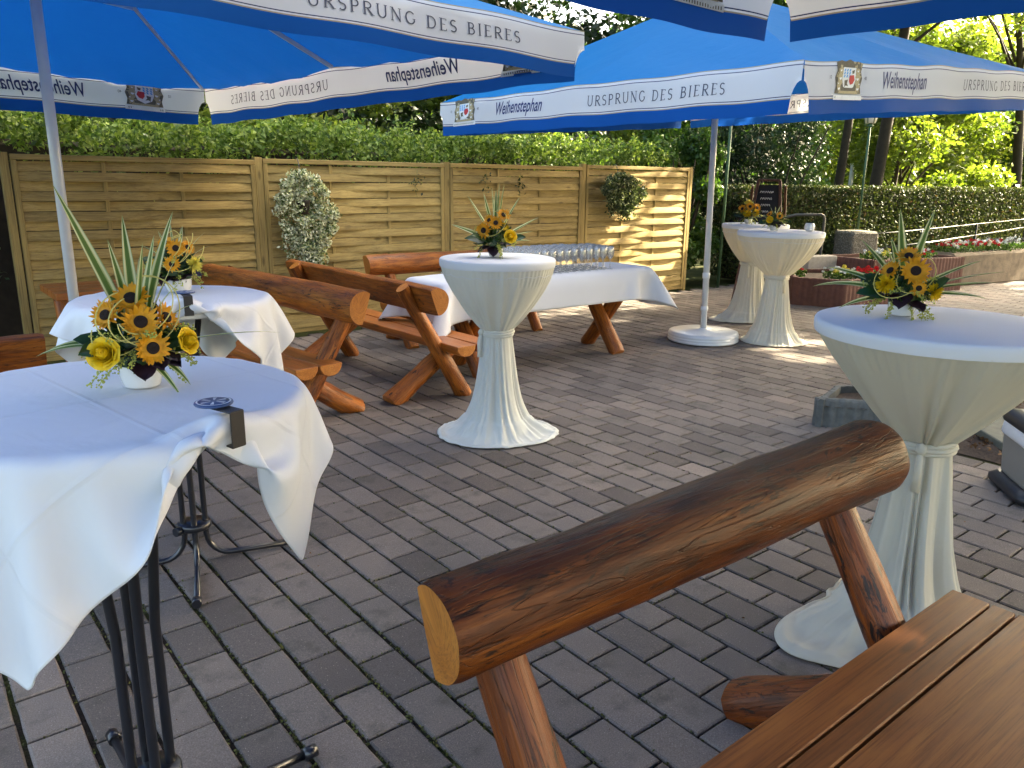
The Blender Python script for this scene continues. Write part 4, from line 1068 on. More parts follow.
def blob(base, *lobes):
    def f(th): return base+sum(a*math.exp(-((((th-rad(d)+PI) % (2*PI))-PI)/rad(w_))**2) for d, a, w_ in lobes)
    return f
skirted('standing bar table in the middle of the terrace, front of the glasses', 'white stretch cover tied at the waist of the middle standing table', 2.895, 3.735, .348, .655, .088, blob(.335, (-42, .06, 50), (150, .04, 40), (-95, -.03, 30)), 'white_skirt', 3, bow=170, pleats=20)
skirted('round standing table at the right border behind the foreground bench', 'cream cover gathered with a sash on the large right table, skirt trailing left', 2.79, 1.135, .405, .675, .086, blob(.25, (168, .33, 26), (212, .24, 24)), 'cream_dim', 4, bow=200, pleats=16, amp=1.5, ex=1.15, hem=False)
skirted('standing bar table right of the umbrella base, the nearer of the far pair', 'cream backlit cover on the nearer of the two far tables, skirt beside the umbrella base', 6.92, 4.42, .41, .66, .105, blob(.30, (-40, .05, 60)), 'cream_skirt', 5, bow=250, pleats=34)
skirted('standing bar table farthest back, half hidden behind the other far table', 'sunlit cream cover on the farthest standing table in front of the easel sign', 7.84, 5.34, .37, .66, .12, blob(.28, (150, .18, 40)), 'cream_skirt', 6, bow=200, pleats=34)

# ------------------------------------------------------------------ glasses
gp = [(.0, .001), (.030, .001), (.0315, .003), (.018, .006), (.0045, .012), (.0038, .05), (.0042, .085), (.014, .098), (.026, .112), (.0325, .135), (.0335, .155), (.0315, .180), (.0285, .205)]
gin = [(.0275, .205), (.0305, .180), (.0325, .155), (.0315, .135), (.025, .114), (.012, .102), (.0, .099)]
mb = MB(); lathe(mb, gp+gin, n=20)
g0 = mb.build('wine_glass', 'clear_glass'); tag(g0, 'empty stemmed glass standing in the dense rows on the long white cloth', 'glass', 'stemmed glasses in rows on the long table')
rs = random.Random(9); first = True
for j in range(6):
    for i in range(12):
        x = 4.16+.087*i+rs.uniform(-.006, .006)+.012*j; y = 4.965+.084*j+rs.uniform(-.006, .006)
        if j == 5 and i > 8: continue
        o = g0 if first else g0.copy()
        if not first: C.objects.link(o)
        first = False; o.location = (x, y, .785); o.rotation_euler = (0, 0, rs.uniform(0, 6))
# ------------------------------------------------------------------ flower arrangements
def blade(mb, base, d, ln, wd, droop, seed, nn=12):
    rs = random.Random(seed); d = Vector(d).normalized(); side = d.cross(Vector((0, 0, 1)))
    side = side.normalized() if side.length > .1 else Vector((rs.uniform(-1, 1), rs.uniform(-1, 1), 0)).normalized()
    tw = rs.uniform(-.7, .7); side = (side*math.cos(tw)+d.cross(side)*math.sin(tw)).normalized()
    prev = None; p = Vector(base)
    for i in range(nn+1):
        t = i/nn; dd = (d+Vector((0, 0, -droop*t*t*2))).normalized(); p = p+dd*(ln/nn) if i else p
        w_ = wd*(math.sin(PI*min(1, .18+.82*t**.85))**.8)*(1 if t < .98 else .15); nrm = side.cross(dd)
        L_ = [mb.v(p+side*w_*k+nrm*abs(k)*w_*.35, (t*ln*3, k*1.0, 0)) for k in (-1, -.5, 0, .5, 1)]
        if prev:
            for k in range(4): mb.f((prev[k], prev[k+1], L_[k+1], L_[k]))
        prev = L_
def basis(d):
    d = Vector(d).normalized(); a = d.orthogonal().normalized(); return a, d.cross(a), d
def petal(mb, c, a, b, d, th, r0, r1, wd, cup, mat=0, k=5):
    u = a*math.cos(th)+b*math.sin(th); s = d.cross(u); prev = None
    for i in range(k+1):
        t = i/k; w_ = wd*math.sin(PI*(.15+.80*t))**.8 if i < k else wd*.12
        p = c+u*(r0+(r1-r0)*t)+d*(cup*t*t*(r1-r0))
        L_ = [mb.v(p-s*w_), mb.v(p-d*w_*.25), mb.v(p+s*w_)]
        if prev: mb.f((prev[0], prev[1], L_[1], L_[0]), mat); mb.f((prev[1], prev[2], L_[2], L_[1]), mat)
        prev = L_
def sunflower(root, c, d, r, seed, name='sunflower'):
    rs = random.Random(seed); a, b, d = basis(d); c = Vector(c); mb = MB()
    for lay in range(3):
        n = 17-lay
        for i in range(n):
            th = 2*PI*i/n+lay*.2+rs.uniform(-.08, .08); petal(mb, c-d*.002*lay, a, b, d, th, r*.22, r*rs.uniform(.88, 1.05)*(1-.12*lay), r*.12, rs.uniform(-.15, .45)-.1+.35*lay)
    o = mb.build(name, 'sunflower_petal', root)
    mb = MB(); prof = [(r*.31, -.002), (r*.33, r*.07), (r*.28, r*.13), (r*.17, r*.13), (0, r*.09)]
    n = 20; rings = [[mb.v(c+a*(q*math.cos(2*PI*j/n))+b*(q*math.sin(2*PI*j/n))+d*(z*(1+.15*rs.random()))) for j in range(n)] for q, z in prof]
    for i in range(4):
        for j in range(n): k = (j+1) % n; mb.f((rings[i][j], rings[i][k], rings[i+1][k], rings[i+1][j]))
    mb.build('flower_centre', 'flower_heart', o)
    return o
def rose(root, c, d, r, mat, seed, frilly=False, name='rose'):
    rs = random.Random(seed); a, b, d = basis(d); c = Vector(c); mb = MB()
    if frilly:
        for i in range(120):
            th = rs.uniform(0, 6.28); el_ = rs.random()**.7; u = a*math.cos(th)+b*math.sin(th); dd = (u*el_+d*(1.05-el_)).normalized(); aa, bb, _ = basis(dd)
            petal(mb, c-d*r*.25, aa, dd, bb, rs.uniform(PI/2-.3, PI/2+.3), r*.15, r*rs.uniform(.8, 1.05), r*.11, rs.uniform(-.3, .3), k=3)
    else:
        for lay in range(8):
            q = lay/7; n = 3+lay//2+(lay > 4)
            for i in range(n):
                th0 = 2*PI*i/n+lay*1.1; wdt = 2*PI/n*.72; prev = None; ri = r*(.10+.50*q); hh = r*(1.55-.50*q)
                for s in range(7):
                    t = s/6; L_ = []
                    for k in range(7):
                        th = th0+wdt*(k/6-.5)*1.5; rr = ri*(.5+.55*math.sin(PI*min(1, t*1.15)*.5))+r*(.0+.34*q*q)*t**4; rim = -r*.16*abs(k/3-1)**2*t
                        uu = a*math.cos(th)+b*math.sin(th); L_.append(mb.v(c+uu*rr+d*(hh*(t-.45)+rim-r*.35*q*t**4)))
                    if prev:
                        for k in range(6): mb.f((prev[k], prev[k+1], L_[k+1], L_[k]))
                    prev = L_
        rg = []
        for q, z in ((.30, -.1), (.36, .15), (.33, .40), (.24, .58), (.12, .68), (.0, .66)):
            rg.append([mb.v(c+(a*math.cos(2*PI*j/14)+b*math.sin(2*PI*j/14))*r*q*(1+.14*math.sin(2*PI*j/14*2+z*9))+d*r*(z+.05*math.sin(2*PI*j/14+z*4))) for j in range(14)])
        for i in range(5):
            for j in range(14): k = (j+1) % 14; mb.f((rg[i][j], rg[i][k], rg[i+1][k], rg[i+1][j]))
    return mb.build(name, mat, root)
def round_leaf(mb, base, d, nrm, ln, wd, seed, point=1.0):
    d = Vector(d).normalized(); nrm = Vector(nrm); s = d.cross(nrm).normalized(); nrm = s.cross(d); prev = None; rs = random.Random(seed); cur = rs.uniform(-.3, .5)
    for i in range(9):
        t = i/8; w_ = wd*max(.02, math.sin(PI*min(1, .06+.94*t**(.8)))**.6)*(1 if i < 8 else 0.2); p = Vector(base)+d*(ln*t)-nrm*(cur*ln*t*t*.5)
        L_ = [mb.v(p+s*w_*k+nrm*(abs(k)*w_*.25+.003*math.sin(k*5+t*9+seed)), (t, k, seed)) for k in (-1, -.5, 0, .5, 1)]
        if prev:
            for k in range(4): mb.f((prev[k], prev[k+1], L_[k+1], L_[k]))
        prev = L_
def arrangement(label, loc, cam_az, sc, blades, suns, roses, seed, bw=1.0, bl=1.0, purple=6, loops=3, greens=4, sprigs=12, bowl=(.045, .05)):
    """+x of the arrangement is to the viewer's right, -y towards the viewer"""
    t = empty('flower_arrangement', label, 'flowers', loc, cam_az, 'sunflower arrangements on the tables'); rs = random.Random(seed)
    br, bh = bowl
    mb = MB(); lathe(mb, [(0, .001), (br*.78, .001), (br*.84, .004), (br*.97, bh*.5), (br, bh*.9), (br*1.02, bh), (br*.96, bh), (br*.9, bh*.7), (0, bh*.68)], n=40); mb.build('bowl', 'ceramic', t)
    mb = MB(); lathe(mb, [(0, bh*.7), (br*.9, bh*.72), (br*1.05, bh*1.35), (br*.9, bh*2.2), (br*.5, bh*2.9), (0, bh*3.1)], n=20, rf=lambda r, z, th: r*(1+.12*math.sin(th*7+z*60))); mb.build('moss_ball', 'deep_leaf', t)
    c0 = Vector((0, 0, bh*1.6))
    for i, (az, el_, ln, wd, dr) in enumerate(blades):      # az: degrees, 0 = right, 90 = away from the viewer
        mb = MB(); a = rad(az); e = rad(el_); d = (math.cos(a)*math.cos(e), math.sin(a)*math.cos(e), math.sin(e))
        blade(mb, c0, d, ln*sc*bl, wd*sc*bw, dr, seed+i); mb.build('blade_leaf', 'blade_leaf', t)
    for i, (x, y, z, dx, dy, dz, r) in enumerate(suns): sunflower(t, (x*sc, y*sc, z*sc), (dx, dy, dz), r*sc*.88, seed+i)
    for i, (x, y, z, dx, dy, dz, r, mt, fr) in enumerate(roses): rose(t, (x*sc, y*sc, z*sc), (dx, dy, dz), r*sc*.86, mt, seed+i, fr, 'chrysanthemum' if fr else 'rose')
    for i in range(purple):
        a = rad(-160+i*140/max(1, purple-1)+rs.uniform(-10, 10)); mb = MB(); d = (math.cos(a), math.sin(a), rs.uniform(-.5, .1))
        round_leaf(mb, (math.cos(a)*.03*sc, math.sin(a)*.03*sc, bh*1.35+rs.uniform(-.01, .02)), d, (math.cos(a)*.7, math.sin(a)*.7, .8), rs.uniform(.055, .075)*sc, rs.uniform(.028, .034)*sc, seed+i); mb.build('purple_leaf', 'purple_leaf', t)
    for i in range(greens):
        a = rad([190, -30, 215, 150, 20][i % 5]+rs.uniform(-12, 12)); mb = MB(); d = (math.cos(a), math.sin(a), rs.uniform(-.1, .6))
        round_leaf(mb, (math.cos(a)*.04*sc, math.sin(a)*.04*sc, bh*1.7), d, (0, -.6, .8), rs.uniform(.08, .11)*sc, rs.uniform(.026, .034)*sc, seed+i+50); mb.build('green_leaf', 'deep_leaf', t)
    mb = MB()
    for i in range(70):      # small filler leaves between the blooms
        a = rs.uniform(0, 6.28); e = rs.uniform(-.2, 1.3); d = Vector((math.cos(a)*math.cos(e), math.sin(a)*math.cos(e), math.sin(e))); q = c0+d*rs.uniform(.03, .07)*sc
        round_leaf(mb, q, d+Vector((rs.uniform(-.4, .4), rs.uniform(-.4, .4), rs.uniform(-.3, .3))), (rs.uniform(-1, 1), -.5, .8), rs.uniform(.025, .05)*sc, rs.uniform(.006, .011)*sc, i)
    mb.build('filler_foliage', 'deep_leaf', t)
    for i in range(sprigs):
        a = rs.uniform(-PI, PI) if i > sprigs*.6 else rad(rs.uniform(-170, -10)); e = rs.uniform(-.45, .9); d = Vector((math.cos(a)*math.cos(e), math.sin(a)*math.cos(e), math.sin(e))); q = c0+d*.03*sc; pts = [q]
        for k in range(6): d = (d+Vector((rs.uniform(-.2, .2), rs.uniform(-.2, .2), -.13))).normalized(); q = q+d*rs.uniform(.012, .018)*sc; pts.append(q)
        mb = MB(); tube(mb, pts, .0009*sc, 4)
        for p in pts[2:]:
            for k in range(7):
                o = Vector((rs.uniform(-1, 1), rs.uniform(-1, 1), rs.uniform(-1, 1)))*.007*sc; r_ = rs.uniform(.0018, .0034)*sc
                ids = [mb.v(p+o+Vector(v_)*r_) for v_ in ((1, 0, 0), (-1, 0, 0), (0, 1, 0), (0, -1, 0), (0, 0, 1), (0, 0, -1))]
                for f_ in ((0, 2, 4), (2, 1, 4), (1, 3, 4), (3, 0, 4), (2, 0, 5), (1, 2, 5), (3, 1, 5), (0, 3, 5)): mb.f([ids[g_] for g_ in f_])
        mb.build('sprig', 'sprig_green', t)
    for i in range(loops):
        a = rs.uniform(-2.6, -.4); r_ = rs.uniform(.055, .09)*sc; tilt = rs.uniform(-.5, .9); cx = Vector((rs.uniform(-.03, .03)*sc, -.05*sc, bh+rs.uniform(.07, .13)*sc)); a_, b_, _ = basis((math.sin(tilt)*.8, -1, .5)); mb = MB()
        tube(mb, [cx+a_*r_*math.cos(k*.16+a)+b_*r_*.75*math.sin(k*.16+a)+Vector((0, 0, .0006*k)) for k in range(30)], .0014*sc, 6); mb.build('straw_loop', 'straw', t)
    return t
YP, LP = 'yellow_petal', 'lemon_petal'
arrangement('largest sunflower arrangement with tall striped leaves on the front left table', (.415, 1.80, 1.1045), rad(-14), 1.0,
  [(168, 70, .37, .017, .02), (95, 78, .29, .014, .05), (150, 80, .24, .012, .05), (25, 72, .31, .012, .12), (10, 78, .25, .012, .05), (-60, 76, .24, .015, .03), (-20, 66, .22, .010, .1), (176, 12, .20, .011, .3), (182, 18, .17, .012, .3), (-4, 10, .30, .006, .14), (-50, -30, .15, .007, .3), (-35, -16, .14, .010, .5), (84, 50, .26, .008, .15), (60, 40, .24, .008, .25), (20, 45, .16, .01, .3)],
  [(.010, -.062, .150, .1, -1, .55, .047), (.028, -.095, .100, .25, -1, .1, .044), (-.005, -.02, .195, -.1, -.8, .7, .046), (-.055, -.04, .165, -.6, -.7, .5, .04), (.06, -.02, .15, .8, -.5, .5, .042)],
  [(-.062, -.085, .092, -.45, -1, .45, .042, YP, False), (.095, -.055, .102, .9, -.75, .35, .036, YP, False), (-.03, .05, .16, -.3, .6, .7, .038, YP, False)], 100, purple=7, loops=5, sprigs=16)
arrangement('smaller bouquet of sunflowers with yellow chrysanthemums on the second left table', (.925, 3.27, 1.1045), rad(-18), 1.05,
  [(130, 60, .17, .008, .05), (100, 70, .20, .006, .05), (70, 62, .19, .008, .1), (50, 45, .22, .007, .2), (30, 40, .19, .004, .3), (150, 40, .18, .007, .2), (-145, -18, .13, .010, .3), (80, 55, .23, .003, .3)],
  [(.005, -.06, .165, .1, -1, .35, .042), (-.03, -.05, .185, -.5, -.7, .7, .036), (-.012, -.085, .110, -.1, -1, .2, .036), (.045, -.03, .165, .7, -.7, .4, .035)],
  [(-.075, -.06, .10, -.6, -1, .2, .040, YP, True), (.065, -.07, .105, .6, -1, .2, .040, LP, True), (-.04, .05, .15, -.3, .6, .7, .04, YP, True)], 200, purple=8, loops=5, bowl=(.052, .05))
arrangement('fan-shaped sunflower bouquet with spiky pale leaves on the middle table', (2.90, 3.76, 1.1045), rad(-38), 1.3,
  [(140, 50, .25, .009, .0), (120, 62, .23, .007, 0), (105, 72, .24, .006, 0), (90, 80, .22, .010, 0), (70, 80, .25, .006, 0), (60, 74, .25, .006, 0), (45, 55, .24, .007, .1), (20, 30, .22, .009, .05), (15, 20, .17, .008, .1), (165, 22, .21, .009, .05), (150, 70, .17, .008, 0), (5, 8, .15, .006, .1)],
  [(.0, -.06, .155, 0, -1, .35, .038), (.035, -.04, .19, .3, -.8, .6, .038), (-.055, -.05, .12, -.6, -1, .2, .046), (-.03, -.03, .165, -.5, -.7, .6, .035)],
  [(.065, -.07, .095, .4, -1, .3, .038, YP, False), (.03, .04, .13, .3, .7, .7, .035, YP, False)], 300, purple=5, loops=1, bw=1.6, bl=1.1)
arrangement('sunflower bouquet with dark round leaves on the large right table', (2.80, 1.28, 1.1045), rad(-66), 1.12,
  [(120, 72, .24, .010, .02), (60, 68, .25, .010, .05), (140, 58, .18, .009, .05), (155, 48, .20, .009, .1), (170, 22, .22, .009, .15), (178, 12, .24, .008, .25), (10, 22, .25, .010, .12), (5, 16, .22, .009, .1), (-5, 8, .20, .008, .15), (25, 30, .22, .006, .1), (-168, -8, .17, .009, .2), (130, 64, .17, .008, .1)],
  [(.025, -.055, .145, .2, -1, .3, .052), (.0, -.01, .185, 0, -.6, .9, .045), (.04, -.07, .095, .3, -1, .0, .030), (-.045, -.04, .14, -.6, -.6, .6, .04)],
  [(-.052, -.07, .100, -.3, -1, .25, .040, YP, True), (.085, -.05, .085, .8, -.9, .2, .036, YP, True)], 400, bw=1.5, bl=1.15, purple=5, loops=2, sprigs=16, bowl=(.046, .045))
arrangement('dark-leaved sunflower bouquet on the nearer far table', (6.86, 4.46, 1.1045), rad(-50), 1.1,
  [(120, 60, .16, .008, .1), (60, 60, .17, .008, .1), (20, 30, .16, .008, .2), (160, 30, .15, .008, .2), (90, 75, .14, .007, .1)],
  [(.03, -.05, .13, .3, -1, .3, .042), (-.05, .0, .14, -.7, -.3, .5, .04)], [(-.05, -.06, .095, -.4, -1, .2, .038, YP, False)], 500, purple=9, loops=0)
arrangement('sunlit yellow bouquet on the farthest bar table', (7.78, 5.40, 1.1045), rad(-50), 1.35,
  [(130, 50, .14, .008, .1), (100, 65, .15, .007, .1), (60, 60, .16, .008, .1), (30, 40, .17, .008, .2), (160, 20, .14, .008, .2)],
  [(.0, -.05, .14, .1, -1, .5, .045), (-.06, -.03, .12, -.7, -.8, .4, .045), (.06, -.02, .13, .7, -.7, .4, .045)], [(-.02, -.07, .085, -.2, -1, .2, .045, YP, True), (.05, -.06, .09, .4, -1, .2, .04, YP, True), (-.01, .0, .17, 0, -.3, 1, .045, LP, True)], 600, purple=3, loops=0)
g = empty('candle_glass', 'small round white pot at the right edge of the nearer far table', 'pot', (7.12, 4.24, 1.1015))
mb = MB(); lathe(mb, [(0, .001), (.03, .001), (.046, .02), (.05, .045), (.042, .07), (.036, .078), (.032, .074), (.038, .05), (.03, .01), (0, .008)], n=28); mb.build('pot_body', 'ceramic', g)
mb = MB(); lathe(mb, [(0, .058), (.036, .058), (.03, .064), (0, .066)], n=20); mb.build('wax', 'cream_dim', g)

# ------------------------------------------------------------------ hanging plants on the fence
def hanging(label, x, z0, z1, w_, mat, seed, n, skewx=0, ls=.03):
    t = empty('hanging_plant', label, 'plant', (x, 7.40, z1), group='plants hanging on the fence'); rs = np.random.RandomState(seed); h = z1-z0
    P = []
    for i in range(150):
        q = (i+.5)/150; zc = -h*(.02+.92*q); wd = w_*(math.sin(PI*(.06+.90*q**.8))**1.0)
        cx = rs.uniform(-1, 1)*wd*.78+skewx*q; P.append(ell(n//150, (cx, -.07-.10*rs.rand()*(1-abs(2*q-1)*.5), zc), (.07, .055, .06), rs, .4, .2))
    for i in range(30):
        q = rs.uniform(.45, 1); zc = -h*q; cx = rs.uniform(-1, 1)*w_*(1.25-q)*1.1+skewx*q; k = 22; tt = rs.rand(k)
        P.append(np.stack([cx+tt*rs.uniform(-.08, .08)+rs.randn(k)*.012, -.10+rs.randn(k)*.02, zc-tt*.12], 1))
    P = np.concatenate(P); P[:, 1] = np.minimum(P[:, 1], -.035); leaf_cloud('foliage', P, ls, mat, t, seed)
    mb = MB(); lathe(mb, [(0, -h*.42), (.05, -h*.42), (.07, -h*.30), (.072, -h*.28), (0, -h*.28)], (0, -.085, 0), 20); mb.build('pot', 'dark_bark', t)
    mb = MB(); tube(mb, [(0, -.085, -h*.28), (0, -.08, -.02), (0, -.05, .02), (0, -.03, .09), (0, -.01, .125), (0, .03, .128), (0, .038, .10)], .004, 6); mb.build('hook', 'black_steel', t)
    rr = random.Random(seed); mb = MB()
    for i in range(14):
        q = rr.uniform(.2, .9); cx = rr.uniform(-1, 1)*w_*.7; tube(mb, [(0, -.08, -h*.28), (cx*.6, -.13, -h*(.25+q*.3)), (cx+skewx*q, -.11, -h*q)], .002, 4)
    mb.build('stems', 'stem_green', t)
hanging('cream and green variegated plant hanging in a long drop on the fence', 3.29, .66, 1.60, .36, 'variegated_leaf', 3, 11200, skewx=.06)
hanging('dark small-leaved plant hanging on the right fence panel in the streaky light', 7.66, 1.12, 1.63, .46, 'ivy_leaf', 5, 7000, skewx=.12, ls=.035)
G = 'wispy dark climber sprigs on the fence'
for i, (x, z) in enumerate([(4.62, 1.50), (5.55, 1.52), (6.05, 1.50), (5.75, .95), (5.35, 1.50)]):
    rs = np.random.RandomState(i+40); P = np.concatenate([np.stack([x+rs.randn(9)*.045, np.full(9, 7.385)+rs.randn(9)*.006, z+rs.randn(9)*.06], 1) for _ in range(3)])
    if i < 4:
        o = empty('climber_sprig', '', 'climber', (x, 7.385, z), group=G); leaf_cloud('leaves', P-np.array([x, 7.385, z]), .035, 'dark_leaf', o, seed=i)
        mb = MB(); tube(mb, [(.02, .01, .14), (0, -.006, .02), (-.02, 0, -.06), (.01, 0, -.14)], .0018, 4); mb.build('stem', 'stem_green', o); tag(o, ['wispy climber sprig at the top of the third fence panel from the right, left side', 'dark climber sprig near the top of the panel behind the middle bouquet', 'dark climber sprig high on the panel above the glasses', 'dark climber sprig behind the middle bouquet, low on the fence'][i], 'climber', G)
# ------------------------------------------------------------------ easel sign
e = empty('easel_sign', 'dark brown wooden easel board with chalk writing behind the far tables', 'sign', (8.95, 5.95, 0), rad(-62))
def part(name, mat, fn, parent):
    mb = MB(); fn(mb); return mb.build(name, mat, parent)
for s in (-1, 1): part('frame_stile', 'easel_wood', lambda mb: extr(mb, (.30*s, -.30, 0), (.13*s, .0, 1.58), rect(.065, .035, .004), up=(1, 0, 0)), e)
for q in (.02, .30, .985): part('frame_rail', 'easel_wood', lambda mb: extr(mb, (-.30+.17*q, -.30+.30*q+.0, 1.58*q+.03), (.30-.17*q, -.30+.30*q, 1.58*q+.03), rect(.06, .03, .003)), e)
mb = MB(); P4 = [(-.24, -.212, .50), (.24, -.212, .50), (.135, -.008, 1.53), (-.135, -.008, 1.53)]
a = [mb.v(p) for p in P4]; b = [mb.v((p[0], p[1]+.012, p[2])) for p in P4]; mb.f(a, 0, False); mb.f(b[::-1], 0, False)
for i in range(4): mb.f((a[i], b[i], b[(i+1) % 4], a[(i+1) % 4]), 0, False)
bd = mb.build('board', 'chalk_board', e)
mb = MB(); rs = random.Random(3)
for ln in range(4):
    z = 1.44-.08*ln; x = -.09+.012*ln
    for k in range(7-ln):
        y = -.212+(z-.5)/1.03*.204-.004
        pts = [(x+.024*k+.009*math.cos(q*.9+k), y-.001, z+.014*math.sin(q*1.3+k*2)) for q in range(7)]; tube(mb, pts, .0028, 4)
mb.build('chalk_marks', 'chalk', bd)
for s in (-1, 1): part('rear_leg', 'easel_wood', lambda mb: extr(mb, (.26*s, .42, 0), (.2*s, .02, 1.52), rect(.05, .03, .003), up=(1, 0, 0)), e)
# ------------------------------------------------------------------ planters of brown palisades
def palisade(label, pts, h, th, n_each, mat, seed, fill='mulch', name='palisade_planter', closed=True):
    t = empty(name, label, 'planter', (pts[0][0], pts[0][1], 0), group='brown palisade planters'); o = Vector((pts[0][0], pts[0][1], 0)); rs = random.Random(seed)
    m = len(pts)
    for i in range(m if closed else m-1):
        a, b = Vector((*pts[i], 0)), Vector((*pts[(i+1) % m], 0)); d = (b-a); ln = d.length; d.normalize(); nr = Vector((d.y, -d.x, 0)); mb = MB(); k = max(2, int(ln/.065)); sec = []
        K = k*4
        prev = None
        for j in range(K+1):
            q = j/K; bulge = -(.010 if mat == 'palisade' else .016)*abs(math.cos(PI*q*k))**3; p = a+d*(ln*q)-o; hz = h+rs.uniform(-.002, .002)
            L_ = [mb.v(p+nr*bulge+Vector((0, 0, -.05)), (q*ln, 0, 0)), mb.v(p+nr*bulge+Vector((0, 0, hz-.012)), (q*ln, 0, hz)), mb.v(p+nr*(bulge-.012)+Vector((0, 0, hz)), (q*ln, 0, hz)), mb.v(p-nr*th+Vector((0, 0, hz)), (q*ln, th, hz)), mb.v(p-nr*th+Vector((0, 0, -.05)), (q*ln, th, 0))]
            if prev:
                for e_ in range(4): mb.f((prev[e_], L_[e_], L_[e_+1], prev[e_+1]), 0, e_ == 0)
            else: mb.f(L_, 0, False)
            prev = L_
        mb.f(prev[::-1], 0, False)
        mb.build('palisade_wall', mat, t)
    if closed:
        mb = MB(); ids = [mb.v(Vector((x, y, h-.05))-o) for x, y in pts]; mb.f(ids, 0, False); mb.build('soil', fill, t)
    return t
palisade('low brown palisade bed with white and red flowers beside the far tables', [(9.35, 5.74), (9.62, 5.14), (10.50, 4.95), (10.9, 5.9), (10.2, 6.4)], .36, .07, 8, 'palisade', 1)
palisade('second brown palisade bed, set back behind the first one', [(11.1, 5.55), (12.9, 5.05), (13.2, 6.0), (11.3, 6.45)], .50, .07, 8, 'palisade', 2)
palisade('small grey ribbed concrete planter box beside the foreground bench top', [(4.66, 2.60), (4.98, 2.20), (5.75, 2.02), (5.8, 2.35), (5.1, 2.72)], .19, .05, 8, 'grey_concrete', 3, name='concrete_planter')
mb = MB(); log(mb, (0, 0, -.05), (0, 0, .50), .21, .21, up=(0, 1, 0), n=10, m=6, wob=.02, cap=0)
def box_thing(name, label, cat, loc, rz, dims, mat, ch=.02, cope=None, grp=None):
    t = empty(name, label, cat, loc, rz, grp); mb = MB(); extr(mb, (-dims[0]/2, 0, dims[2]/2), (dims[0]/2, 0, dims[2]/2), rect(dims[1], dims[2]+.04, ch), ch=ch, m=8); mb.build('block', mat, t)
    if cope: mb = MB(); extr(mb, (-dims[0]/2-.02, 0, dims[2]+.042), (dims[0]/2+.02, 0, dims[2]+.042), rect(dims[1]+.04, .04, .006)); mb.build('coping', cope, t)
    return t
box_thing('concrete_pillar', 'rough square block of exposed aggregate concrete carrying the lamp post', 'pillar', (12.45, 6.60, 0), rad(-20), (.52, .5, .80), 'aggregate', .03)
box_thing('stone_trough', 'long rough stone wall with flower bed on top at the right border', 'stone wall', (14.3, 5.35, 0), rad(-10), (2.3, .5, .50), 'stone_wall', .04)
box_thing('concrete_block', 'low pale concrete block behind the white flowers', 'block', (10.9, 6.3, .0), rad(-15), (.55, .2, .50), 'coping', .012)
def flowers(name, label, x, y, z, rx, ry, cols, seed, grp='bedding flowers', n=34, rz=0, hgt=.10):
    t = empty(name, label, 'flowers', (x, y, z), rz, grp); rs = np.random.RandomState(seed); k = max(500, int(2600*rx*ry*4))
    P = np.stack([rs.uniform(-rx, rx, k), rs.uniform(-ry, ry, k), hgt*rs.rand(k)**.7], 1); leaf_cloud('foliage', P, .045, 'mid_leaf', t, seed)
    rr = random.Random(seed); by = {}
    for i in range(n):
        c = rr.choice(cols); by.setdefault(c, MB()); mb = by[c]; p = Vector((rr.uniform(-rx, rx)*.95, rr.uniform(-ry, ry)*.95, hgt*rr.uniform(.8, 1.5))); r_ = rr.uniform(.022, .04)
        for j in range(14):
            d = Vector((rr.gauss(0, 1), rr.gauss(0, 1), rr.uniform(-.2, 1))).normalized(); a_, b_, d = basis(d); q = p+d*r_*.6
            mb.f([mb.v(q+a_*r_*.5*math.cos(u)+b_*r_*.5*math.sin(u)+d*.004*(-1)**int(u)) for u in (0, 1.25, 2.5, 3.75, 5)], 0, False)
    for c, mb in by.items(): mb.build('blossoms', c, t)
    return t
flowers('bedding_plant', 'white and pale yellow flowers in the front palisade bed', 10.12, 5.50, .31, .26, .14, ['white_petal', 'white_petal', 'lemon_petal'], 1)
flowers('bedding_plant', 'bright red flowers at the right end of the front palisade bed', 10.45, 5.25, .31, .22, .12, ['red_petal'], 2, n=30)
flowers('bedding_plant', 'dark red flowers beside the skirt of the nearer far table', 9.75, 6.0, .31, .2, .12, ['red_petal'], 3, n=22)
flowers('bedding_plant', 'yellow-green and white plants on the second palisade bed', 11.75, 5.85, .45, .28, .16, ['lemon_petal', 'white_petal'], 4, n=26)
flowers('bedding_plant', 'red flowers on the second palisade bed just left of the tall leaves', 12.4, 5.55, .45, .35, .16, ['red_petal', 'red_petal', 'white_petal'], 5, n=26)
flowers('bedding_plant', 'mixed red, pink and white flowers on the stone wall', 14.0, 5.42, .50, .75, .2, ['red_petal', 'white_petal', 'red_petal', 'cream_dim'], 6, n=110, rz=rad(-10), hgt=.12)
flowers('bedding_plant', 'white flowers with silvery foliage at the right border', 15.2, 5.3, .45, .55, .25, ['white_petal', 'coping'], 7, n=60, hgt=.16)
rs = np.random.RandomState(4); P = ell(900, (5.17, 2.44, .21), (.20, .12, .11), rs, .3); o = leaf_cloud('foliage', P-np.array([5.17, 2.44, .14]), .035, 'ivy_leaf', seed=3)
t = empty('small_shrub', 'small grey-green shrub growing in the concrete planter', 'plant', (5.17, 2.44, .17)); o.parent = t
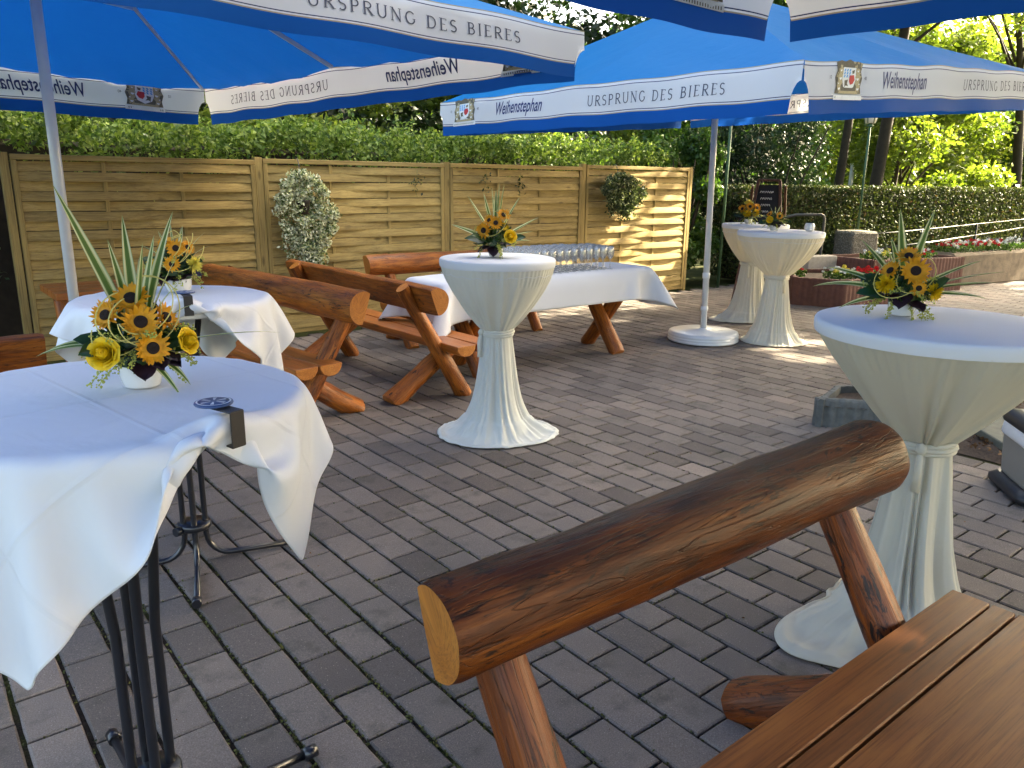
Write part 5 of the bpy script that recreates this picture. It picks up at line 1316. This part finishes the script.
# ------------------------------------------------------------------ rails, lamp posts
t = empty('handrail', 'bent grey steel handrail between the far tables and the concrete pillar', 'handrail', (11.3, 6.5, 0), rad(-18))
part('rail', 'rail_steel', lambda mb: tube(mb, [(0, 0, .3), (0, 0, .55), (0, 0, 1.02), (-.02, 0, 1.08), (-.07, 0, 1.10), (-.40, .15, 1.09), (-.75, .3, 1.00)], .022, 12), t)
part('post', 'rail_steel', lambda mb: tube(mb, [(0, 0, 0), (0, 0, .35)], .028, 12), t)
t = empty('iron_railing', 'low dark iron railing with silver top rail in front of the clipped hedge', 'railing', (12.2, 6.45, 0), rad(-7))
part('top_rail', 'rail_steel', lambda mb: tube(mb, [(-.2, 0, .76), (1.4, 0, .80), (3.0, 0, .86), (5.6, .0, .96)], .008, 8), t)
part('lower_rail', 'black_steel', lambda mb: tube(mb, [(.1, 0, .52), (2.2, 0, .60), (5.4, 0, .8)], .012, 8), t)
for i in range(4): part('post', 'black_steel', lambda mb: tube(mb, [(.1+1.7*i, 0, 0), (.1+1.7*i, 0, .76+.058*i)], .014, 8), t)
def lamp(label, x, y, z0, h, s=1, glassk='milk_glass', mat='green_paint', r=.018):
    t = empty('lamp_post', label, 'lamp post', (x, y, z0), group='garden lamp posts')
    part('post', mat, lambda mb: tube(mb, [(0, 0, 0), (0, 0, h)], r, 12), t)
    part('post_collar', mat, lambda mb: lathe(mb, [(0, 0), (r*2.6, 0), (r*2.6, .02), (r*1.4, .05), (0, .05)], (0, 0, h-.05), 14), t)
    ln = part('lantern', glassk, lambda mb: lathe(mb, [(0, h), (.085*s, h), (.14*s, h+.26*s), (0, h+.26*s)], n=6), t)
    part('lantern_frame', mat, lambda mb: [tube(mb, [(.087*s*math.cos(PI/3*i), .087*s*math.sin(PI/3*i), h), (.142*s*math.cos(PI/3*i), .142*s*math.sin(PI/3*i), h+.26*s)], .008, 5) for i in range(6)], ln)
    part('lantern_roof', mat, lambda mb: lathe(mb, [(.16*s, h+.26*s), (.15*s, h+.28*s), (.06*s, h+.36*s), (.02*s, h+.40*s), (0, h+.44*s)], n=6), ln)
    return t
lamp('slim green lamp post with milky lantern rising from the concrete pillar', 12.52, 6.6, .84, 1.64, .95)
lamp('black lamp post with lantern at the far right border', 15.9, 5.30, 0, 2.1, 1.0, mat='black_steel', r=.03)
t = empty('flag_pole', 'thin green pole standing between the easel sign and the dark shrub', 'pole', (9.95, 7.35, 0))
part('pole', 'green_paint', lambda mb: tube(mb, [(0, 0, 0), (.02, 0, 3.6)], .022, 10), t); part('finial', 'green_paint', lambda mb: lathe(mb, [(0, 0), (.035, .03), (0, .07)], (.02, 0, 3.6), 10), t)
t = empty('marker_post', 'short white post standing beyond the clipped hedge', 'post', (18.7, 10.2, 0)); part('post_shaft', 'pole_white', lambda mb: extr(mb, (0, 0, 0), (.05, 0, 2.0), rect(.10, .07, .01), up=(0, 1, 0)), t); part('post_cap', 'pole_white', lambda mb: extr(mb, (.05, 0, 2.0), (.05, 0, 2.03), rect(.12, .09, .01), up=(0, 1, 0)), t)
# ------------------------------------------------------------------ litter bin
t = empty('litter_bin', 'grey litter bin with white bag and black lid at the right border', 'bin', (4.52, 1.24, 0), rad(40))
def rr_sec(w_, d_, c=.05, n=4):
    out = []
    for sx_, sy_, a0 in ((1, 1, 0), (-1, 1, 90), (-1, -1, 180), (1, -1, 270)):
        for i in range(n+1): a = rad(a0+90*i/n); out.append((sx_*(w_/2-c)+c*math.cos(a), sy_*(d_/2-c)+c*math.sin(a)))
    return out
def loft(mb, rows, mat=0, capb=True, capt=True):
    R = [[mb.v((x*s, y*s, z), (x, y, z)) for x, y in rr_sec(.36, .30)] for z, s in rows]; n = len(R[0])
    for i in range(len(R)-1):
        for j in range(n): k = (j+1) % n; mb.f((R[i][j], R[i][k], R[i+1][k], R[i+1][j]), mat)
    if capb: mb.f(R[0][::-1], mat, False)
    if capt: mb.f(R[-1], mat, False)
part('bin_body', 'bin_grey', lambda mb: loft(mb, [(.07, .90), (.09, .94), (.30, 1.03), (.31, 1.04)]), t)
part('bin_bag', 'bin_bag', lambda mb: [loft(mb, [(.285, 1.06), (.295, 1.09), (.33, 1.07), (.36, 1.05)])], t)
part('bin_lid', 'bin_black', lambda mb: loft(mb, [(.355, 1.08), (.36, 1.10), (.385, 1.10), (.41, 1.0), (.425, .7)]), t)
part('bin_foot', 'bin_black', lambda mb: loft(mb, [(.0, 1.05), (.02, 1.22), (.045, 1.22), (.075, 1.0)]), t)
part('pedal', 'bin_black', lambda mb: extr(mb, (-.24, -.1, .03), (-.30, -.1, .035), rect(.09, .015, .003)), t)
